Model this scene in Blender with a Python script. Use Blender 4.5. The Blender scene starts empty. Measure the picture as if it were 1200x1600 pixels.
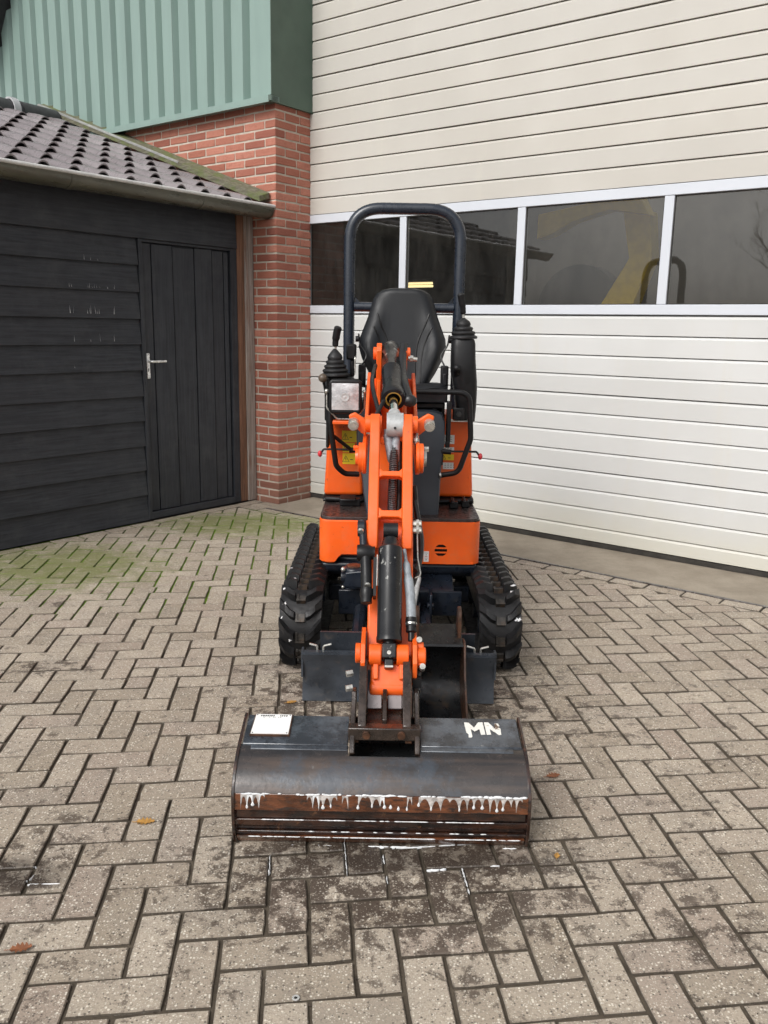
import bpy, math, random
from mathutils import Vector, Matrix
R = math.radians
rnd = random.Random(7)
scene = bpy.context.scene
col = scene.collection

# ------------------------------------------------------------------ camera
cam_data = bpy.data.cameras.new('camera')
cam = bpy.data.objects.new('camera', cam_data)
col.objects.link(cam)
PITCH, ROLL = R(12.205), R(0.998)
fwd = Vector((0, math.cos(PITCH), -math.sin(PITCH)))
rgt = Vector((1, 0, 0))
upv = rgt.cross(fwd)
r2 = rgt * math.cos(ROLL) + upv * math.sin(ROLL)
u2 = upv * math.cos(ROLL) - rgt * math.sin(ROLL)
m = Matrix((r2, u2, -fwd)).transposed().to_4x4()
m.translation = Vector((0, 0, 1.45))
cam.matrix_world = m
cam_data.sensor_fit = 'VERTICAL'
cam_data.sensor_height = 36.0
cam_data.lens = 36.0 * 1330.75 / 1600.0
cam_data.clip_start = 0.05
cam_data.clip_end = 2000
scene.camera = cam

# ------------------------------------------------------------------ sky, sun, exposure
SUN_EL, SUN_AZ = R(43), R(216)        # azimuth clockwise from +Y: behind the camera, to its left
world = bpy.data.worlds.new('World')
scene.world = world
world.use_nodes = True
wn = world.node_tree
bg = wn.nodes['Background']
sky = wn.nodes.new('ShaderNodeTexSky')
sky.sky_type = 'NISHITA'
sky.sun_disc = False
sky.sun_elevation = SUN_EL
sky.sun_rotation = SUN_AZ
sky.dust_density = 4.0
sky.air_density = 1.0
hsv = wn.nodes.new('ShaderNodeHueSaturation')     # a closed cloud cover: the sky's own light, greyed
hsv.inputs['Saturation'].default_value = 0.20
wn.links.new(sky.outputs[0], hsv.inputs['Color'])
wn.links.new(hsv.outputs[0], bg.inputs['Color'])
bg.inputs['Strength'].default_value = 0.13
sun_data = bpy.data.lights.new('sun', 'SUN')
sun_data.energy = 1.3
sun_data.angle = R(28)
sun_data.color = (1.0, 0.975, 0.94)
sun = bpy.data.objects.new('sun', sun_data)
col.objects.link(sun)
sdir = Vector((math.sin(SUN_AZ) * math.cos(SUN_EL), math.cos(SUN_AZ) * math.cos(SUN_EL), math.sin(SUN_EL)))
sun.rotation_euler = sdir.to_track_quat('Z', 'Y').to_euler()
scene.view_settings.view_transform = 'Standard'
scene.view_settings.look = 'None'
scene.view_settings.gamma = 1.0
scene.view_settings.use_curve_mapping = False
scene.view_settings.exposure = 0.36
scene.cycles.max_bounces = 8
scene.cycles.transparent_max_bounces = 12
scene.cycles.use_denoising = True


# ------------------------------------------------------------------ material helpers
class N:
    """Small wrapper for building one node tree."""
    def __init__(s, name):
        s.m = bpy.data.materials.new(name)
        s.m.use_nodes = True
        s.t = s.m.node_tree
        s.p = s.t.nodes['Principled BSDF']
    def node(s, typ, **kw):
        n = s.t.nodes.new(typ)
        for k, v in kw.items():
            setattr(n, k, v)
        return n
    def link(s, a, b):
        s.t.links.new(a, b)
    def val(s, sock, v):
        if hasattr(v, 'is_output') or isinstance(v, bpy.types.NodeSocket):
            s.link(v, sock)
        else:
            sock.default_value = v
    def coord(s, kind='Object', scale=(1, 1, 1)):
        if kind == 'World':
            o = s.node('ShaderNodeNewGeometry').outputs['Position']
        else:
            o = s.node('ShaderNodeTexCoord').outputs[kind]
        mp = s.node('ShaderNodeMapping')
        s.link(o, mp.inputs['Vector'])
        mp.inputs['Scale'].default_value = scale
        return mp.outputs[0]
    def noise(s, vec, scale, detail=4, rough=.6, dist=0):
        n = s.node('ShaderNodeTexNoise')
        s.link(vec, n.inputs['Vector'])
        n.inputs['Scale'].default_value = scale
        n.inputs['Detail'].default_value = detail
        n.inputs['Roughness'].default_value = rough
        n.inputs['Distortion'].default_value = dist
        return n.outputs['Fac']
    def ramp(s, fac, a, b, ca=0.0, cb=1.0):
        mr = s.node('ShaderNodeMapRange')
        mr.interpolation_type = 'SMOOTHSTEP'
        s.val(mr.inputs['Value'], fac)
        mr.inputs['From Min'].default_value = a
        mr.inputs['From Max'].default_value = b
        mr.inputs['To Min'].default_value = ca
        mr.inputs['To Max'].default_value = cb
        return mr.outputs[0]
    def math(s, op, a, b=0.0, c=None):
        n = s.node('ShaderNodeMath', operation=op)
        s.val(n.inputs[0], a)
        s.val(n.inputs[1], b)
        if c is not None:
            s.val(n.inputs[2], c)
        return n.outputs[0]
    def mix(s, fac, a, b, mode='MIX'):
        n = s.node('ShaderNodeMix', data_type='RGBA', blend_type=mode)
        s.val(n.inputs[0], fac)
        for sock, v in ((n.inputs[6], a), (n.inputs[7], b)):
            if isinstance(v, (tuple, list)):
                sock.default_value = (*v[:3], 1)
            else:
                s.link(v, sock)
        return n.outputs[2]
    def bump(s, h, strength=.3, dist=.01):
        b = s.node('ShaderNodeBump')
        s.link(h, b.inputs['Height'])
        b.inputs['Strength'].default_value = strength
        b.inputs['Distance'].default_value = dist
        if s.p.inputs['Normal'].is_linked:
            s.link(s.p.inputs['Normal'].links[0].from_socket, b.inputs['Normal'])
        s.link(b.outputs[0], s.p.inputs['Normal'])
    def piece(s):
        """A random number per object and per separate piece of a joined mesh."""
        a = s.node('ShaderNodeObjectInfo').outputs['Random']
        b = s.node('ShaderNodeNewGeometry').outputs['Random Per Island']
        return s.math('FRACT', s.math('ADD', a, b))
    def done(s, color=None, rough=None, metal=None, spec=None, coat=None):
        if color is not None:
            if isinstance(color, (tuple, list)):
                s.p.inputs['Base Color'].default_value = (*color[:3], 1)
            else:
                s.link(color, s.p.inputs['Base Color'])
        if rough is not None:
            s.val(s.p.inputs['Roughness'], rough)
        if metal is not None:
            s.val(s.p.inputs['Metallic'], metal)
        if spec is not None:
            s.val(s.p.inputs['Specular IOR Level'], spec)
        if coat is not None:
            s.val(s.p.inputs['Coat Weight'], coat)
            s.p.inputs['Coat Roughness'].default_value = .12
        return s.m


def simple(name, c, rough=.5, metal=0.0, var=.18, scale=14, bump=0.0, bscale=120, dirt=None, dlo=.55, dhi=.75,
           dscale=9, stretch=(1, 1, 1), coat=None, spec=None, rvar=.12):
    """Painted or bare surface with uneven tone, gloss, and an optional dirt colour in patches."""
    n = N(name)
    v = n.coord('Object', stretch)
    a = n.noise(v, scale, 5)
    c1 = tuple(x * (1 - var) for x in c)
    c2 = tuple(min(1, x * (1 + var)) for x in c)
    cc = n.mix(n.ramp(a, .3, .7), c1, c2)
    rr = n.ramp(n.noise(v, scale * 2.3, 4), .3, .7, max(.02, rough - rvar), min(1, rough + rvar))
    if dirt is not None:
        d = n.ramp(n.noise(v, dscale, 7, .7), dlo, dhi)
        cc = n.mix(d, cc, dirt)
        rr = n.math('ADD', rr, n.math('MULTIPLY', d, .2))
    if bump:
        n.bump(n.noise(v, bscale, 4), bump, .004)
    return n.done(cc, rr, metal, spec, coat)


M = {}
# --- excavator
def orange_paint():
    n = N('orange_paint')
    v = n.coord('Object')
    c = n.mix(n.ramp(n.noise(v, 5, 4), .3, .7), (.78, .100, .006), (.86, .120, .008))
    chips = n.ramp(n.noise(v, 48, 6, .7), .645, .675)
    zone = n.ramp(n.noise(v, 7, 4), .47, .6)
    c = n.mix(n.math('MULTIPLY', chips, zone), c, (.05, .04, .035))
    dust = n.math('MULTIPLY', n.ramp(n.noise(v, 11, 7, .72), .46, .8), .36)
    c = n.mix(dust, c, (.42, .20, .10))
    rr = n.ramp(n.noise(v, 30, 4), .3, .7, .32, .52)
    n.bump(n.noise(v, 180, 3), .06, .002)
    return n.done(c, rr, 0, None, .10)
M['orange'] = orange_paint()
M['rollbar'] = simple('roll_bar_paint', (.016, .022, .034), .30, var=.1, coat=.25)
M['edge_red'] = simple('wet_red_rust', (.105, .036, .015), .22, var=.55, scale=16, stretch=(1, 3, 3), dirt=(.02, .012, .009), dlo=.5, dhi=.66, dscale=20, coat=.7, bump=.25, bscale=80)
M['worn_letters'] = simple('worn_white_paint', (.74, .73, .68), .45, var=.08, dirt=(.13, .085, .055), dlo=.56, dhi=.62, dscale=34)
M['wedge'] = simple('polished_wedge_steel', (.24, .21, .21), .3, .3, var=.15)
M['spring'] = simple('spring_guard_steel', (.16, .16, .165), .3, .6, var=.2)
M['steel_dull'] = simple('dull_bolt_steel', (.40, .39, .36), .42, .7, var=.3, scale=60)
M['inside'] = simple('black_bucket_inside', (.012, .013, .014), .32, var=.4, scale=14, dirt=(.05, .035, .022), dlo=.55, dhi=.72, dscale=10)
M['navy'] = simple('navy_black_paint', (.010, .014, .022), .36, spec=.4, var=.3, dirt=(.06, .055, .05), dlo=.58, dhi=.85, coat=.2)
M['blade'] = simple('worn_dark_blade_paint', (.034, .040, .049), .33, var=.45, scale=6, dirt=(.12, .10, .085), dlo=.55, dhi=.8, dscale=14, bump=.15, bscale=40)
M['black'] = simple('black_plastic', (.007, .007, .008), .45, var=.25, spec=.35)
M['vinyl'] = simple('black_seat_vinyl', (.0075, .0085, .0105), .42, spec=.4, var=.2, scale=4, bump=.25, bscale=420, dirt=(.05, .05, .05), dlo=.6, dhi=.95)
M['rubber'] = simple('track_rubber', (.011, .011, .012), .52, spec=.4, var=.35, scale=22, bump=.3, bscale=160, dirt=(.055, .048, .040), dlo=.56, dhi=.84, dscale=13)
M['link'] = simple('track_steel_link', (.055, .05, .045), .5, .5, var=.4, scale=60, dirt=(.10, .06, .035), dlo=.5, dhi=.7)
M['pedestal'] = simple('slate_grey_panel', (.027, .034, .044), .46, var=.12, scale=3, bump=.12, bscale=300)
M['steel'] = simple('zinc_bolt_steel', (.55, .54, .50), .35, .8, var=.2, scale=40)
M['grey_cast'] = simple('grey_painted_casting', (.42, .43, .43), .38, .1, var=.2, scale=30, dirt=(.12, .11, .1), dlo=.6, dhi=.8)
M['chrome'] = simple('chrome_rod', (.72, .73, .74), .10, 1.0, var=.05)
def cylinder_paint():
    n = N('scuffed_cylinder_paint')
    v = n.coord('Object')
    c = n.mix(n.ramp(n.noise(v, 8, 4), .3, .7), (.007, .0075, .009), (.014, .0145, .016))
    scuff = n.ramp(n.noise(n.coord('Object', (1.4, 1, .55)), 22, 5, .62), .63, .67)
    c = n.mix(n.math('MULTIPLY', scuff, .75), c, (.34, .34, .32))
    yel = n.ramp(n.noise(v, 17, 5, .6), .715, .745)
    c = n.mix(n.math('MULTIPLY', yel, .6), c, (.30, .26, .06))
    return n.done(c, n.ramp(n.noise(v, 20), .3, .7, .24, .40), 0, .35, .12)
M['cyl'] = cylinder_paint()
M['brass'] = simple('amber_wiper_ring', (.62, .36, .07), .35, .3)
M['hose'] = simple('hydraulic_hose_rubber', (.013, .013, .014), .4, var=.25, scale=50)
M['sleeve'] = simple('grey_hose_sleeve', (.25, .275, .30), .5, var=.25, scale=40, dirt=(.10, .10, .10), dlo=.58, dhi=.75, dscale=40)
M['red'] = simple('red_grip', (.50, .03, .04), .35)
M['wood_knob'] = simple('brown_knob', (.10, .075, .055), .35)
M['rust'] = simple('rusty_steel', (.082, .038, .021), .36, .1, var=.5, scale=18, dirt=(.035, .022, .016), dlo=.45, dhi=.65, dscale=24, bump=.35, bscale=90)
M['hitch'] = simple('brown_worn_hitch_steel', (.034, .023, .018), .28, .2, var=.5, coat=.5, scale=22, dirt=(.15, .13, .11), dlo=.64, dhi=.76, dscale=38, bump=.25, bscale=110)
M['deck'] = simple('checker_plate_deck', (.052, .042, .040), .38, .35, var=.4, scale=25, dirt=(.10, .07, .05), dlo=.55, dhi=.8)
M['lens'] = simple('work_lamp_lens', (.56, .57, .585), .12, .35, var=.25, scale=26, bump=.5, bscale=95)
M['yellow_sticker'] = simple('yellow_warning_sticker', (.85, .60, .02), .4, var=.06)
M['white_sticker'] = simple('white_sticker', (.78, .78, .76), .4, var=.05)
M['ink'] = simple('black_print', (.02, .02, .02), .5)
M['red_ink'] = simple('red_print', (.55, .03, .05), .5)
def bucket_steel():
    n = N('wet_bucket_steel')
    v = n.coord('Object')
    lng = n.coord('Object', (.35, 3, 3))
    c = n.mix(n.ramp(n.noise(lng, 9, 5), .35, .7), (.036, .033, .033), (.095, .070, .057))
    blue = n.ramp(n.noise(v, 6.5, 6, .7), .48, .62)
    c = n.mix(n.math('MULTIPLY', blue, .7), c, (.058, .072, .090))
    rusty = n.ramp(n.noise(v, 13, 7, .75), .60, .72)
    c = n.mix(n.math('MULTIPLY', rusty, .6), c, (.12, .062, .036))
    scr = n.ramp(n.noise(n.coord('Object', (5, 1.2, 1.2)), 42, 4, .6), .68, .72)
    c = n.mix(n.math('MULTIPLY', scr, .5), c, (.22, .21, .20))
    sp = n.node('ShaderNodeSeparateXYZ'); n.link(v, sp.inputs[0])
    band = n.math('MULTIPLY', n.ramp(sp.outputs[2], .238, .246), n.ramp(n.noise(v, 18, 5, .7), .35, .55))
    c = n.mix(n.math('MULTIPLY', band, .8), c, (.018, .017, .018))        # a darker band along the upper edge of the shell
    n.bump(n.noise(v, 60, 5), .18, .004)
    return n.done(c, n.ramp(n.noise(v, 22, 5), .3, .7, .16, .34), .25, None, .8)
M['bucket'] = bucket_steel()
def bucket_top():
    n = N('black_bucket_top_paint')
    v = n.coord('Object')
    c = n.mix(n.ramp(n.noise(v, 9, 6, .7), .4, .62), (.022, .026, .034), (.075, .088, .106))
    scr = n.ramp(n.noise(n.coord('Object', (2, 5, 5)), 26, 6, .7), .60, .66)
    c = n.mix(n.math('MULTIPLY', scr, .85), c, (.012, .012, .014))
    pale = n.ramp(n.noise(v, 40, 5, .7), .66, .72)
    c = n.mix(n.math('MULTIPLY', pale, .5), c, (.24, .24, .24))
    return n.done(c, n.ramp(n.noise(v, 22, 5), .3, .7, .14, .32), .1, None, .7)
M['bucket_top'] = bucket_top()
def edge_rust():
    n = N('wet_rusty_cutting_edge')
    v = n.coord('Object')
    st = n.coord('Object', (1, 4, 4))
    c = n.mix(n.ramp(n.noise(st, 14, 6, .65), .36, .66), (.009, .0065, .006), (.050, .019, .010))
    c = n.mix(n.math('MULTIPLY', n.ramp(n.noise(v, 30, 6, .7), .6, .74), .6), c, (.17, .075, .03))
    n.bump(n.noise(v, 70, 5), .3, .004)
    return n.done(c, n.ramp(n.noise(v, 25, 5), .3, .7, .12, .30), .1, None, .9)
M['edge'] = edge_rust()
M['foam_film'] = simple('thin_soap_film', (.42, .39, .37), .25, var=.45, scale=60)
M['foam'] = simple('soap_foam', (.72, .73, .74), .35, var=.06, scale=90, bump=.4, bscale=260)
M['wet_film'] = simple('water_film', (.06, .055, .05), .06, var=.2)

# --- building
def bricks_mat():
    n = N('red_brick')
    v = n.coord('World')
    p = n.piece()
    c = n.mix(p, (.34, .125, .085), (.50, .215, .155))
    c = n.mix(n.ramp(n.math('FRACT', n.math('MULTIPLY', p, 7.31)), .72, .98), c, (.28, .10, .072))
    c = n.mix(n.math('MULTIPLY', n.ramp(n.noise(v, 26, 6, .7), .45, .75), .5), c, (.30, .10, .068))
    c = n.mix(n.math('MULTIPLY', n.ramp(n.noise(n.coord('World', (.6, .6, 2.6)), 34, 5, .7), .66, .72), .8), c, (.055, .028, .022))
    c = n.mix(n.math('MULTIPLY', n.ramp(n.noise(v, 90, 4), .6, .75), .3), c, (.56, .30, .22))
    z = n.node('ShaderNodeSeparateXYZ')
    n.link(n.node('ShaderNodeNewGeometry').outputs['Position'], z.inputs[0])
    low = n.math('MULTIPLY', n.ramp(n.math('ADD', z.outputs[2], n.math('MULTIPLY', n.noise(v, 5, 4), .5)), .2, .75, .65, 0), 1.0)
    c = n.mix(low, c, (.17, .105, .075))          # splash dirt and algae of the lowest courses
    n.bump(n.noise(v, 120, 6, .7), .7, .005)
    n.bump(n.noise(n.coord('World', (.7, .7, 2.2)), 40, 5), .5, .008)
    return n.done(c, .85, 0, .3)
M['brick'] = bricks_mat()
M['mortar'] = simple('lime_mortar', (.50, .45, .38), .95, var=.15, scale=9, bump=.6, bscale=160, dirt=(.30, .26, .21), dlo=.5, dhi=.8, dscale=4, spec=.2)
M['clad'] = simple('pale_green_sheet', (.222, .312, .280), .42, .0, var=.06, scale=3, stretch=(2, 2, .35), dirt=(.20, .29, .25), dlo=.55, dhi=.9, dscale=3)
M['clad_dark'] = simple('dark_green_sheet', (.064, .105, .080), .40, var=.1, scale=3)
def door_mat(name, ca, cb):
    n = N(name)
    v = n.coord('World')
    st = n.coord('World', (1.2, 1.2, .12))
    c = n.mix(n.ramp(n.noise(v, 1.1, 3), .3, .7), ca, cb)
    c = n.mix(n.math('MULTIPLY', n.node('ShaderNodeObjectInfo').outputs['Random'], .22), c, (.47, .47, .455))
    c = n.mix(n.math('MULTIPLY', n.ramp(n.noise(st, 6, 6, .65), .52, .8), .35), c, (.57, .545, .47))
    c = n.mix(n.math('MULTIPLY', n.ramp(n.noise(v, 130, 3), .72, .78), .3), c, (.45, .42, .36))
    z = n.node('ShaderNodeSeparateXYZ')
    n.link(n.node('ShaderNodeNewGeometry').outputs['Position'], z.inputs[0])
    low = n.ramp(n.math('ADD', z.outputs[2], n.math('MULTIPLY', n.noise(v, 3, 5), .35)), .15, .62, .5, 0)
    c = n.mix(low, c, (.56, .53, .40))            # yellowish splash dirt along the foot of the door
    n.bump(n.noise(n.coord('World', (3, 3, 22)), 60, 3), .10, .002)
    return n.done(c, .42, 0, .4)
M['door'] = door_mat('white_door_panel', (.555, .560, .548), (.605, .612, .604))
M['door_beige'] = door_mat('beige_door_panel', (.495, .470, .422), (.545, .522, .475))  # beiger tone for the panels above the windows
M['alu'] = simple('white_aluminium_frame', (.58, .61, .66), .45, 0, var=.02, rvar=.04, scale=3)
M['seal'] = simple('black_rubber_seal', (.035, .032, .028), .7, var=.3)
M['interior'] = simple('dim_workshop_wall', (.20, .18, .15), .9, var=.2, scale=2)
M['yellow_paint'] = simple('yellow_machine_paint', (.88, .60, .02), .4, var=.1)
def glass_mat():
    n = N('door_window_glass')
    t = n.t
    g = n.node('ShaderNodeBsdfGlossy'); g.inputs['Roughness'].default_value = .015
    g.inputs['Color'].default_value = (.95, .96, .97, 1)
    tr = n.node('ShaderNodeBsdfTransparent'); tr.inputs['Color'].default_value = (.84, .84, .82, 1)
    fr = n.node('ShaderNodeFresnel'); fr.inputs['IOR'].default_value = 1.75
    mx = n.node('ShaderNodeMixShader')
    v = n.coord('World', (1, 1, 1))
    b = n.node('ShaderNodeBump'); b.inputs['Strength'].default_value = .03; b.inputs['Distance'].default_value = .01
    n.link(n.noise(v, 2.5, 3), b.inputs['Height'])
    n.link(b.outputs[0], g.inputs['Normal'])
    dif = n.node('ShaderNodeBsdfDiffuse'); dif.inputs['Color'].default_value = (.30, .29, .27, 1)
    mx2 = n.node('ShaderNodeMixShader')
    bf = n.node('ShaderNodeNewGeometry').outputs['Backfacing']
    n.link(n.math('MULTIPLY', fr.outputs[0], n.math('SUBTRACT', 1.0, bf)), mx.inputs[0]); n.link(tr.outputs[0], mx.inputs[1]); n.link(g.outputs[0], mx.inputs[2])
    dust = n.ramp(n.noise(n.coord('World', (1, 1, .3)), 9, 6, .7), .3, .85, .012, .055)
    n.link(dust, mx2.inputs[0]); n.link(mx.outputs[0], mx2.inputs[1]); n.link(dif.outputs[0], mx2.inputs[2])
    n.link(mx2.outputs[0], t.nodes['Material Output'].inputs['Surface'])
    return n.m
M['glass'] = glass_mat()
def lamp_mat():
    n = N('lit_fluorescent_tube')
    n.p.inputs['Emission Color'].default_value = (1.0, .80, .42, 1)
    n.p.inputs['Emission Strength'].default_value = 1.5
    return n.done((.8, .7, .4), .5)
M['tube_light'] = lamp_mat()
M['steel_strip'] = simple('worn_steel_strip', (.16, .15, .145), .35, .7, var=.3, scale=12, stretch=(1, 1, 1), dirt=(.07, .05, .04), dlo=.5, dhi=.7)

# --- shed
def black_wood(name, axis):
    n = N(name)
    st = {'h': (14, .7, 14), 'v': (14, 14, .7)}[axis]
    g = n.coord('Object', st)
    v = n.coord('Object')
    p = n.piece()
    f = n.noise(g, 4.5, 7, .65, .4)
    c = n.mix(n.ramp(f, .3, .72), (.0165, .0190, .0245), (.038, .0425, .052))
    c = n.mix(n.math('MULTIPLY', p, .35), c, (.036, .038, .044))
    c = n.mix(n.math('MULTIPLY', n.ramp(n.noise(v, 3, 6, .75), .48, .74), .6), c, (.052, .055, .060))
    n.bump(f, .5, .004)
    n.bump(n.noise(g, 16, 4), .25, .002)
    return n.done(c, n.ramp(n.noise(v, 8), .3, .7, .48, .68), 0, .4)
M['board'] = black_wood('black_stained_board', 'h')
M['plank'] = black_wood('black_stained_plank', 'v')
def post_wood():
    n = N('weathered_post_wood')
    g = n.coord('Object', (16, 16, .55))
    v = n.coord('Object')
    f = n.noise(g, 4, 8, .7, .6)
    c = n.mix(n.ramp(f, .32, .68), (.19, .155, .135), (.40, .36, .325))
    c = n.mix(n.math('MULTIPLY', n.ramp(n.noise(n.coord('Object', (9, 9, .8)), 3, 5), .5, .7), .7), c, (.20, .095, .055))
    c = n.mix(n.ramp(n.noise(n.coord('Object', (20, 20, .8)), 6, 5), .66, .72), c, (.035, .028, .025))
    n.bump(f, .7, .006)
    return n.done(c, .8, 0, .3)
M['post'] = post_wood()
def mossy_board():
    n = N('mossy_verge_wood')
    v = n.coord('Object')
    f = n.noise(n.coord('Object', (1, 8, 8)), 7, 6, .7)
    c = n.mix(n.ramp(f, .3, .7), (.085, .078, .055), (.20, .19, .14))
    c = n.mix(n.math('MULTIPLY', n.ramp(n.noise(v, 9, 6, .7), .42, .62), .75), c, (.115, .145, .045))
    n.bump(f, .6, .006)
    return n.done(c, .85, 0, .25)
M['verge'] = mossy_board()
def tile_mat():
    n = N('mauve_concrete_tile')
    v = n.coord('World')
    p = n.piece()
    c = n.mix(p, (.185, .160, .165), (.265, .238, .242))
    c = n.mix(n.math('MULTIPLY', n.ramp(n.noise(v, 14, 6, .7), .45, .75), .55), c, (.13, .112, .114))
    n.bump(n.noise(v, 150, 4), .3, .003)
    return n.done(c, n.ramp(n.noise(v, 20, 4), .3, .7, .22, .42), 0, .6)
M['tile'] = tile_mat()
M['ridge'] = simple('dark_ridge_tile', (.045, .043, .046), .5, var=.2)
M['pale_cement'] = simple('pale_ridge_collar', (.42, .42, .43), .55, var=.1)
M['zinc'] = simple('aged_zinc_gutter', (.105, .102, .080), .34, .35, var=.18, scale=5, stretch=(3, .6, 3), dirt=(.10, .095, .06), dlo=.5, dhi=.8, dscale=4)
M['post_brown'] = simple('red_brown_post_face', (.17, .085, .05), .8, var=.4, scale=4, stretch=(16, 16, .6), bump=.5, bscale=60, dirt=(.07, .05, .04), dlo=.5, dhi=.7)
M['zinc_pale'] = simple('dull_verge_trim', (.30, .30, .285), .5, var=.2)
M['lip_highlight'] = simple('zinc_lip_highlight', (.62, .62, .61), .34, .05, var=.12)  # paler than the gutter: the lip's highlight put into its colour
M['handle'] = simple('brushed_aluminium_handle', (.78, .78, .77), .28, .6, var=.06)
M['white_drip'] = simple('white_paint_drips', (.46, .47, .48), .6, var=.2)

# --- ground
def paver_mat():
    n = N('exposed_aggregate_paver')
    v = n.coord('World')
    p = n.piece()
    c = n.mix(p, (.315, .262, .200), (.455, .390, .312))
    c = n.mix(n.math('MULTIPLY', n.ramp(n.math('FRACT', n.math('MULTIPLY', p, 5.7)), .6, 1.0), .5), c, (.345, .27, .225))
    c = n.mix(n.math('MULTIPLY', n.ramp(n.noise(v, 6, 5, .65), .4, .7), .45), c, (.265, .232, .195))
    c = n.mix(n.math('MULTIPLY', n.ramp(n.noise(v, 170, 3, .6), .48, .66), .5), c, (.19, .16, .13))
    def stones(scale, lo, hi, colr, keep, amt=1.0):
        vo = n.node('ShaderNodeTexVoronoi'); vo.inputs['Scale'].default_value = scale
        n.link(v, vo.inputs['Vector'])
        sp = n.node('ShaderNodeSeparateColor'); n.link(vo.outputs['Color'], sp.inputs[0])
        inside = n.ramp(vo.outputs['Distance'], lo, hi, 1, 0)
        pick = n.math('GREATER_THAN', sp.outputs[0], keep)
        return n.math('MULTIPLY', n.math('MULTIPLY', inside, pick), amt)
    s1 = stones(120, .28, .38, None, .76, .8)
    s2 = stones(230, .34, .46, None, .74, .7)
    s3 = stones(130, .30, .40, None, .84, .8)
    c = n.mix(s1, c, (.74, .69, .59))
    c = n.mix(s2, c, (.62, .57, .48))
    c = n.mix(s3, c, (.085, .07, .058))
    # wet dirt: washed off the machine and lying in blotches round it
    pos = n.node('ShaderNodeNewGeometry').outputs['Position']
    def near(cx, cy, sx, sy, lo, hi):
        mp = n.node('ShaderNodeMapping'); n.link(pos, mp.inputs[0])
        mp.inputs['Location'].default_value = (-cx / sx, -cy / sy, 0)
        mp.inputs['Scale'].default_value = (1 / sx, 1 / sy, 0)
        ln = n.node('ShaderNodeVectorMath', operation='LENGTH'); n.link(mp.outputs[0], ln.inputs[0])
        return n.ramp(ln.outputs['Value'], lo, hi, 1, 0)
    zone = n.math('MAXIMUM', near(.05, 2.05, .66, .36, .3, 1.35), near(.08, 3.2, .8, .8, .3, 1.2))
    zone = n.math('MAXIMUM', zone, n.math('MULTIPLY', near(-1.0, 2.02, .22, .10, .3, 1.2), 1.0))
    zone = n.math('MAXIMUM', zone, n.math('MULTIPLY', near(-1.42, 3.42, .26, .12, .2, 1.2), .75))
    zone = n.math('MAXIMUM', zone, n.math('MULTIPLY', near(-1.75, 4.28, .16, .08, .2, 1.2), .6))
    zone = n.math('MAXIMUM', zone, n.math('MULTIPLY', near(.7, 3.05, .35, .35, .2, 1.4), .5))
    zone = n.math('MAXIMUM', zone, n.math('MULTIPLY', n.ramp(n.noise(v, 1.7, 3), .48, .66), n.math('MULTIPLY', near(.2, 2.2, 1.5, 1.2, .5, 1.5), .62)))
    blot = n.noise(v, 15, 8, .72, .3)
    wet = n.ramp(n.math('ADD', blot, n.math('MULTIPLY', zone, .15)), .575, .655)
    fine = n.ramp(n.math('ADD', n.noise(v, 44, 6, .7), n.math('MULTIPLY', zone, .10)), .61, .66)
    wet = n.math('MAXIMUM', n.math('MULTIPLY', wet, n.math('ADD', .62, n.math('MULTIPLY', zone, .28))), n.math('MULTIPLY', fine, .6))
    keep = n.math('SUBTRACT', 1.0, n.math('MULTIPLY', n.math('MAXIMUM', s1, s2), .55))
    c = n.mix(n.math('MULTIPLY', wet, keep), c, (.050, .033, .024))
    film = near(.1, 2.13, .48, .085, .4, 1.3)
    film2 = near(-1.0, 2.02, .20, .08, .5, 1.2)
    film = n.math('MAXIMUM', film, film2)
    c = n.mix(n.math('MULTIPLY', film, .55), c, (.035, .028, .024))
    # moss creeping over the stones by the shed
    moss = n.math('MAXIMUM', near(-2.0, 5.0, 1.0, .8, .2, 1.25), near(-1.0, 6.2, 1.0, .6, .3, 1.2))
    mm = n.ramp(n.math('ADD', n.noise(v, 9, 7, .75), n.math('MULTIPLY', moss, .32)), .56, .86)
    c = n.mix(n.math('MULTIPLY', n.math('MULTIPLY', mm, moss), .78), c, (.150, .170, .045))
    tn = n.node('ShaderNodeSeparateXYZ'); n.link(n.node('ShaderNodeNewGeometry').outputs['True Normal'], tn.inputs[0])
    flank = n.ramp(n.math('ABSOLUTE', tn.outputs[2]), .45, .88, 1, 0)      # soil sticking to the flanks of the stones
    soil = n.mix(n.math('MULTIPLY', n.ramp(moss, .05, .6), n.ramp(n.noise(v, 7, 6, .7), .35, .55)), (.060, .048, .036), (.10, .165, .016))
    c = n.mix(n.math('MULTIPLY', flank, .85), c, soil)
    n.bump(n.noise(v, 210, 5, .7), .55, .004)
    n.bump(n.noise(v, 60, 4), .3, .004)
    rough = n.math('SUBTRACT', .86, n.math('MULTIPLY', wet, .38))
    rough = n.math('SUBTRACT', rough, n.math('MULTIPLY', film, .36))
    rough = n.math('MAXIMUM', rough, .12)
    return n.done(c, rough, 0, .4)
M['paver'] = paver_mat()
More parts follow.
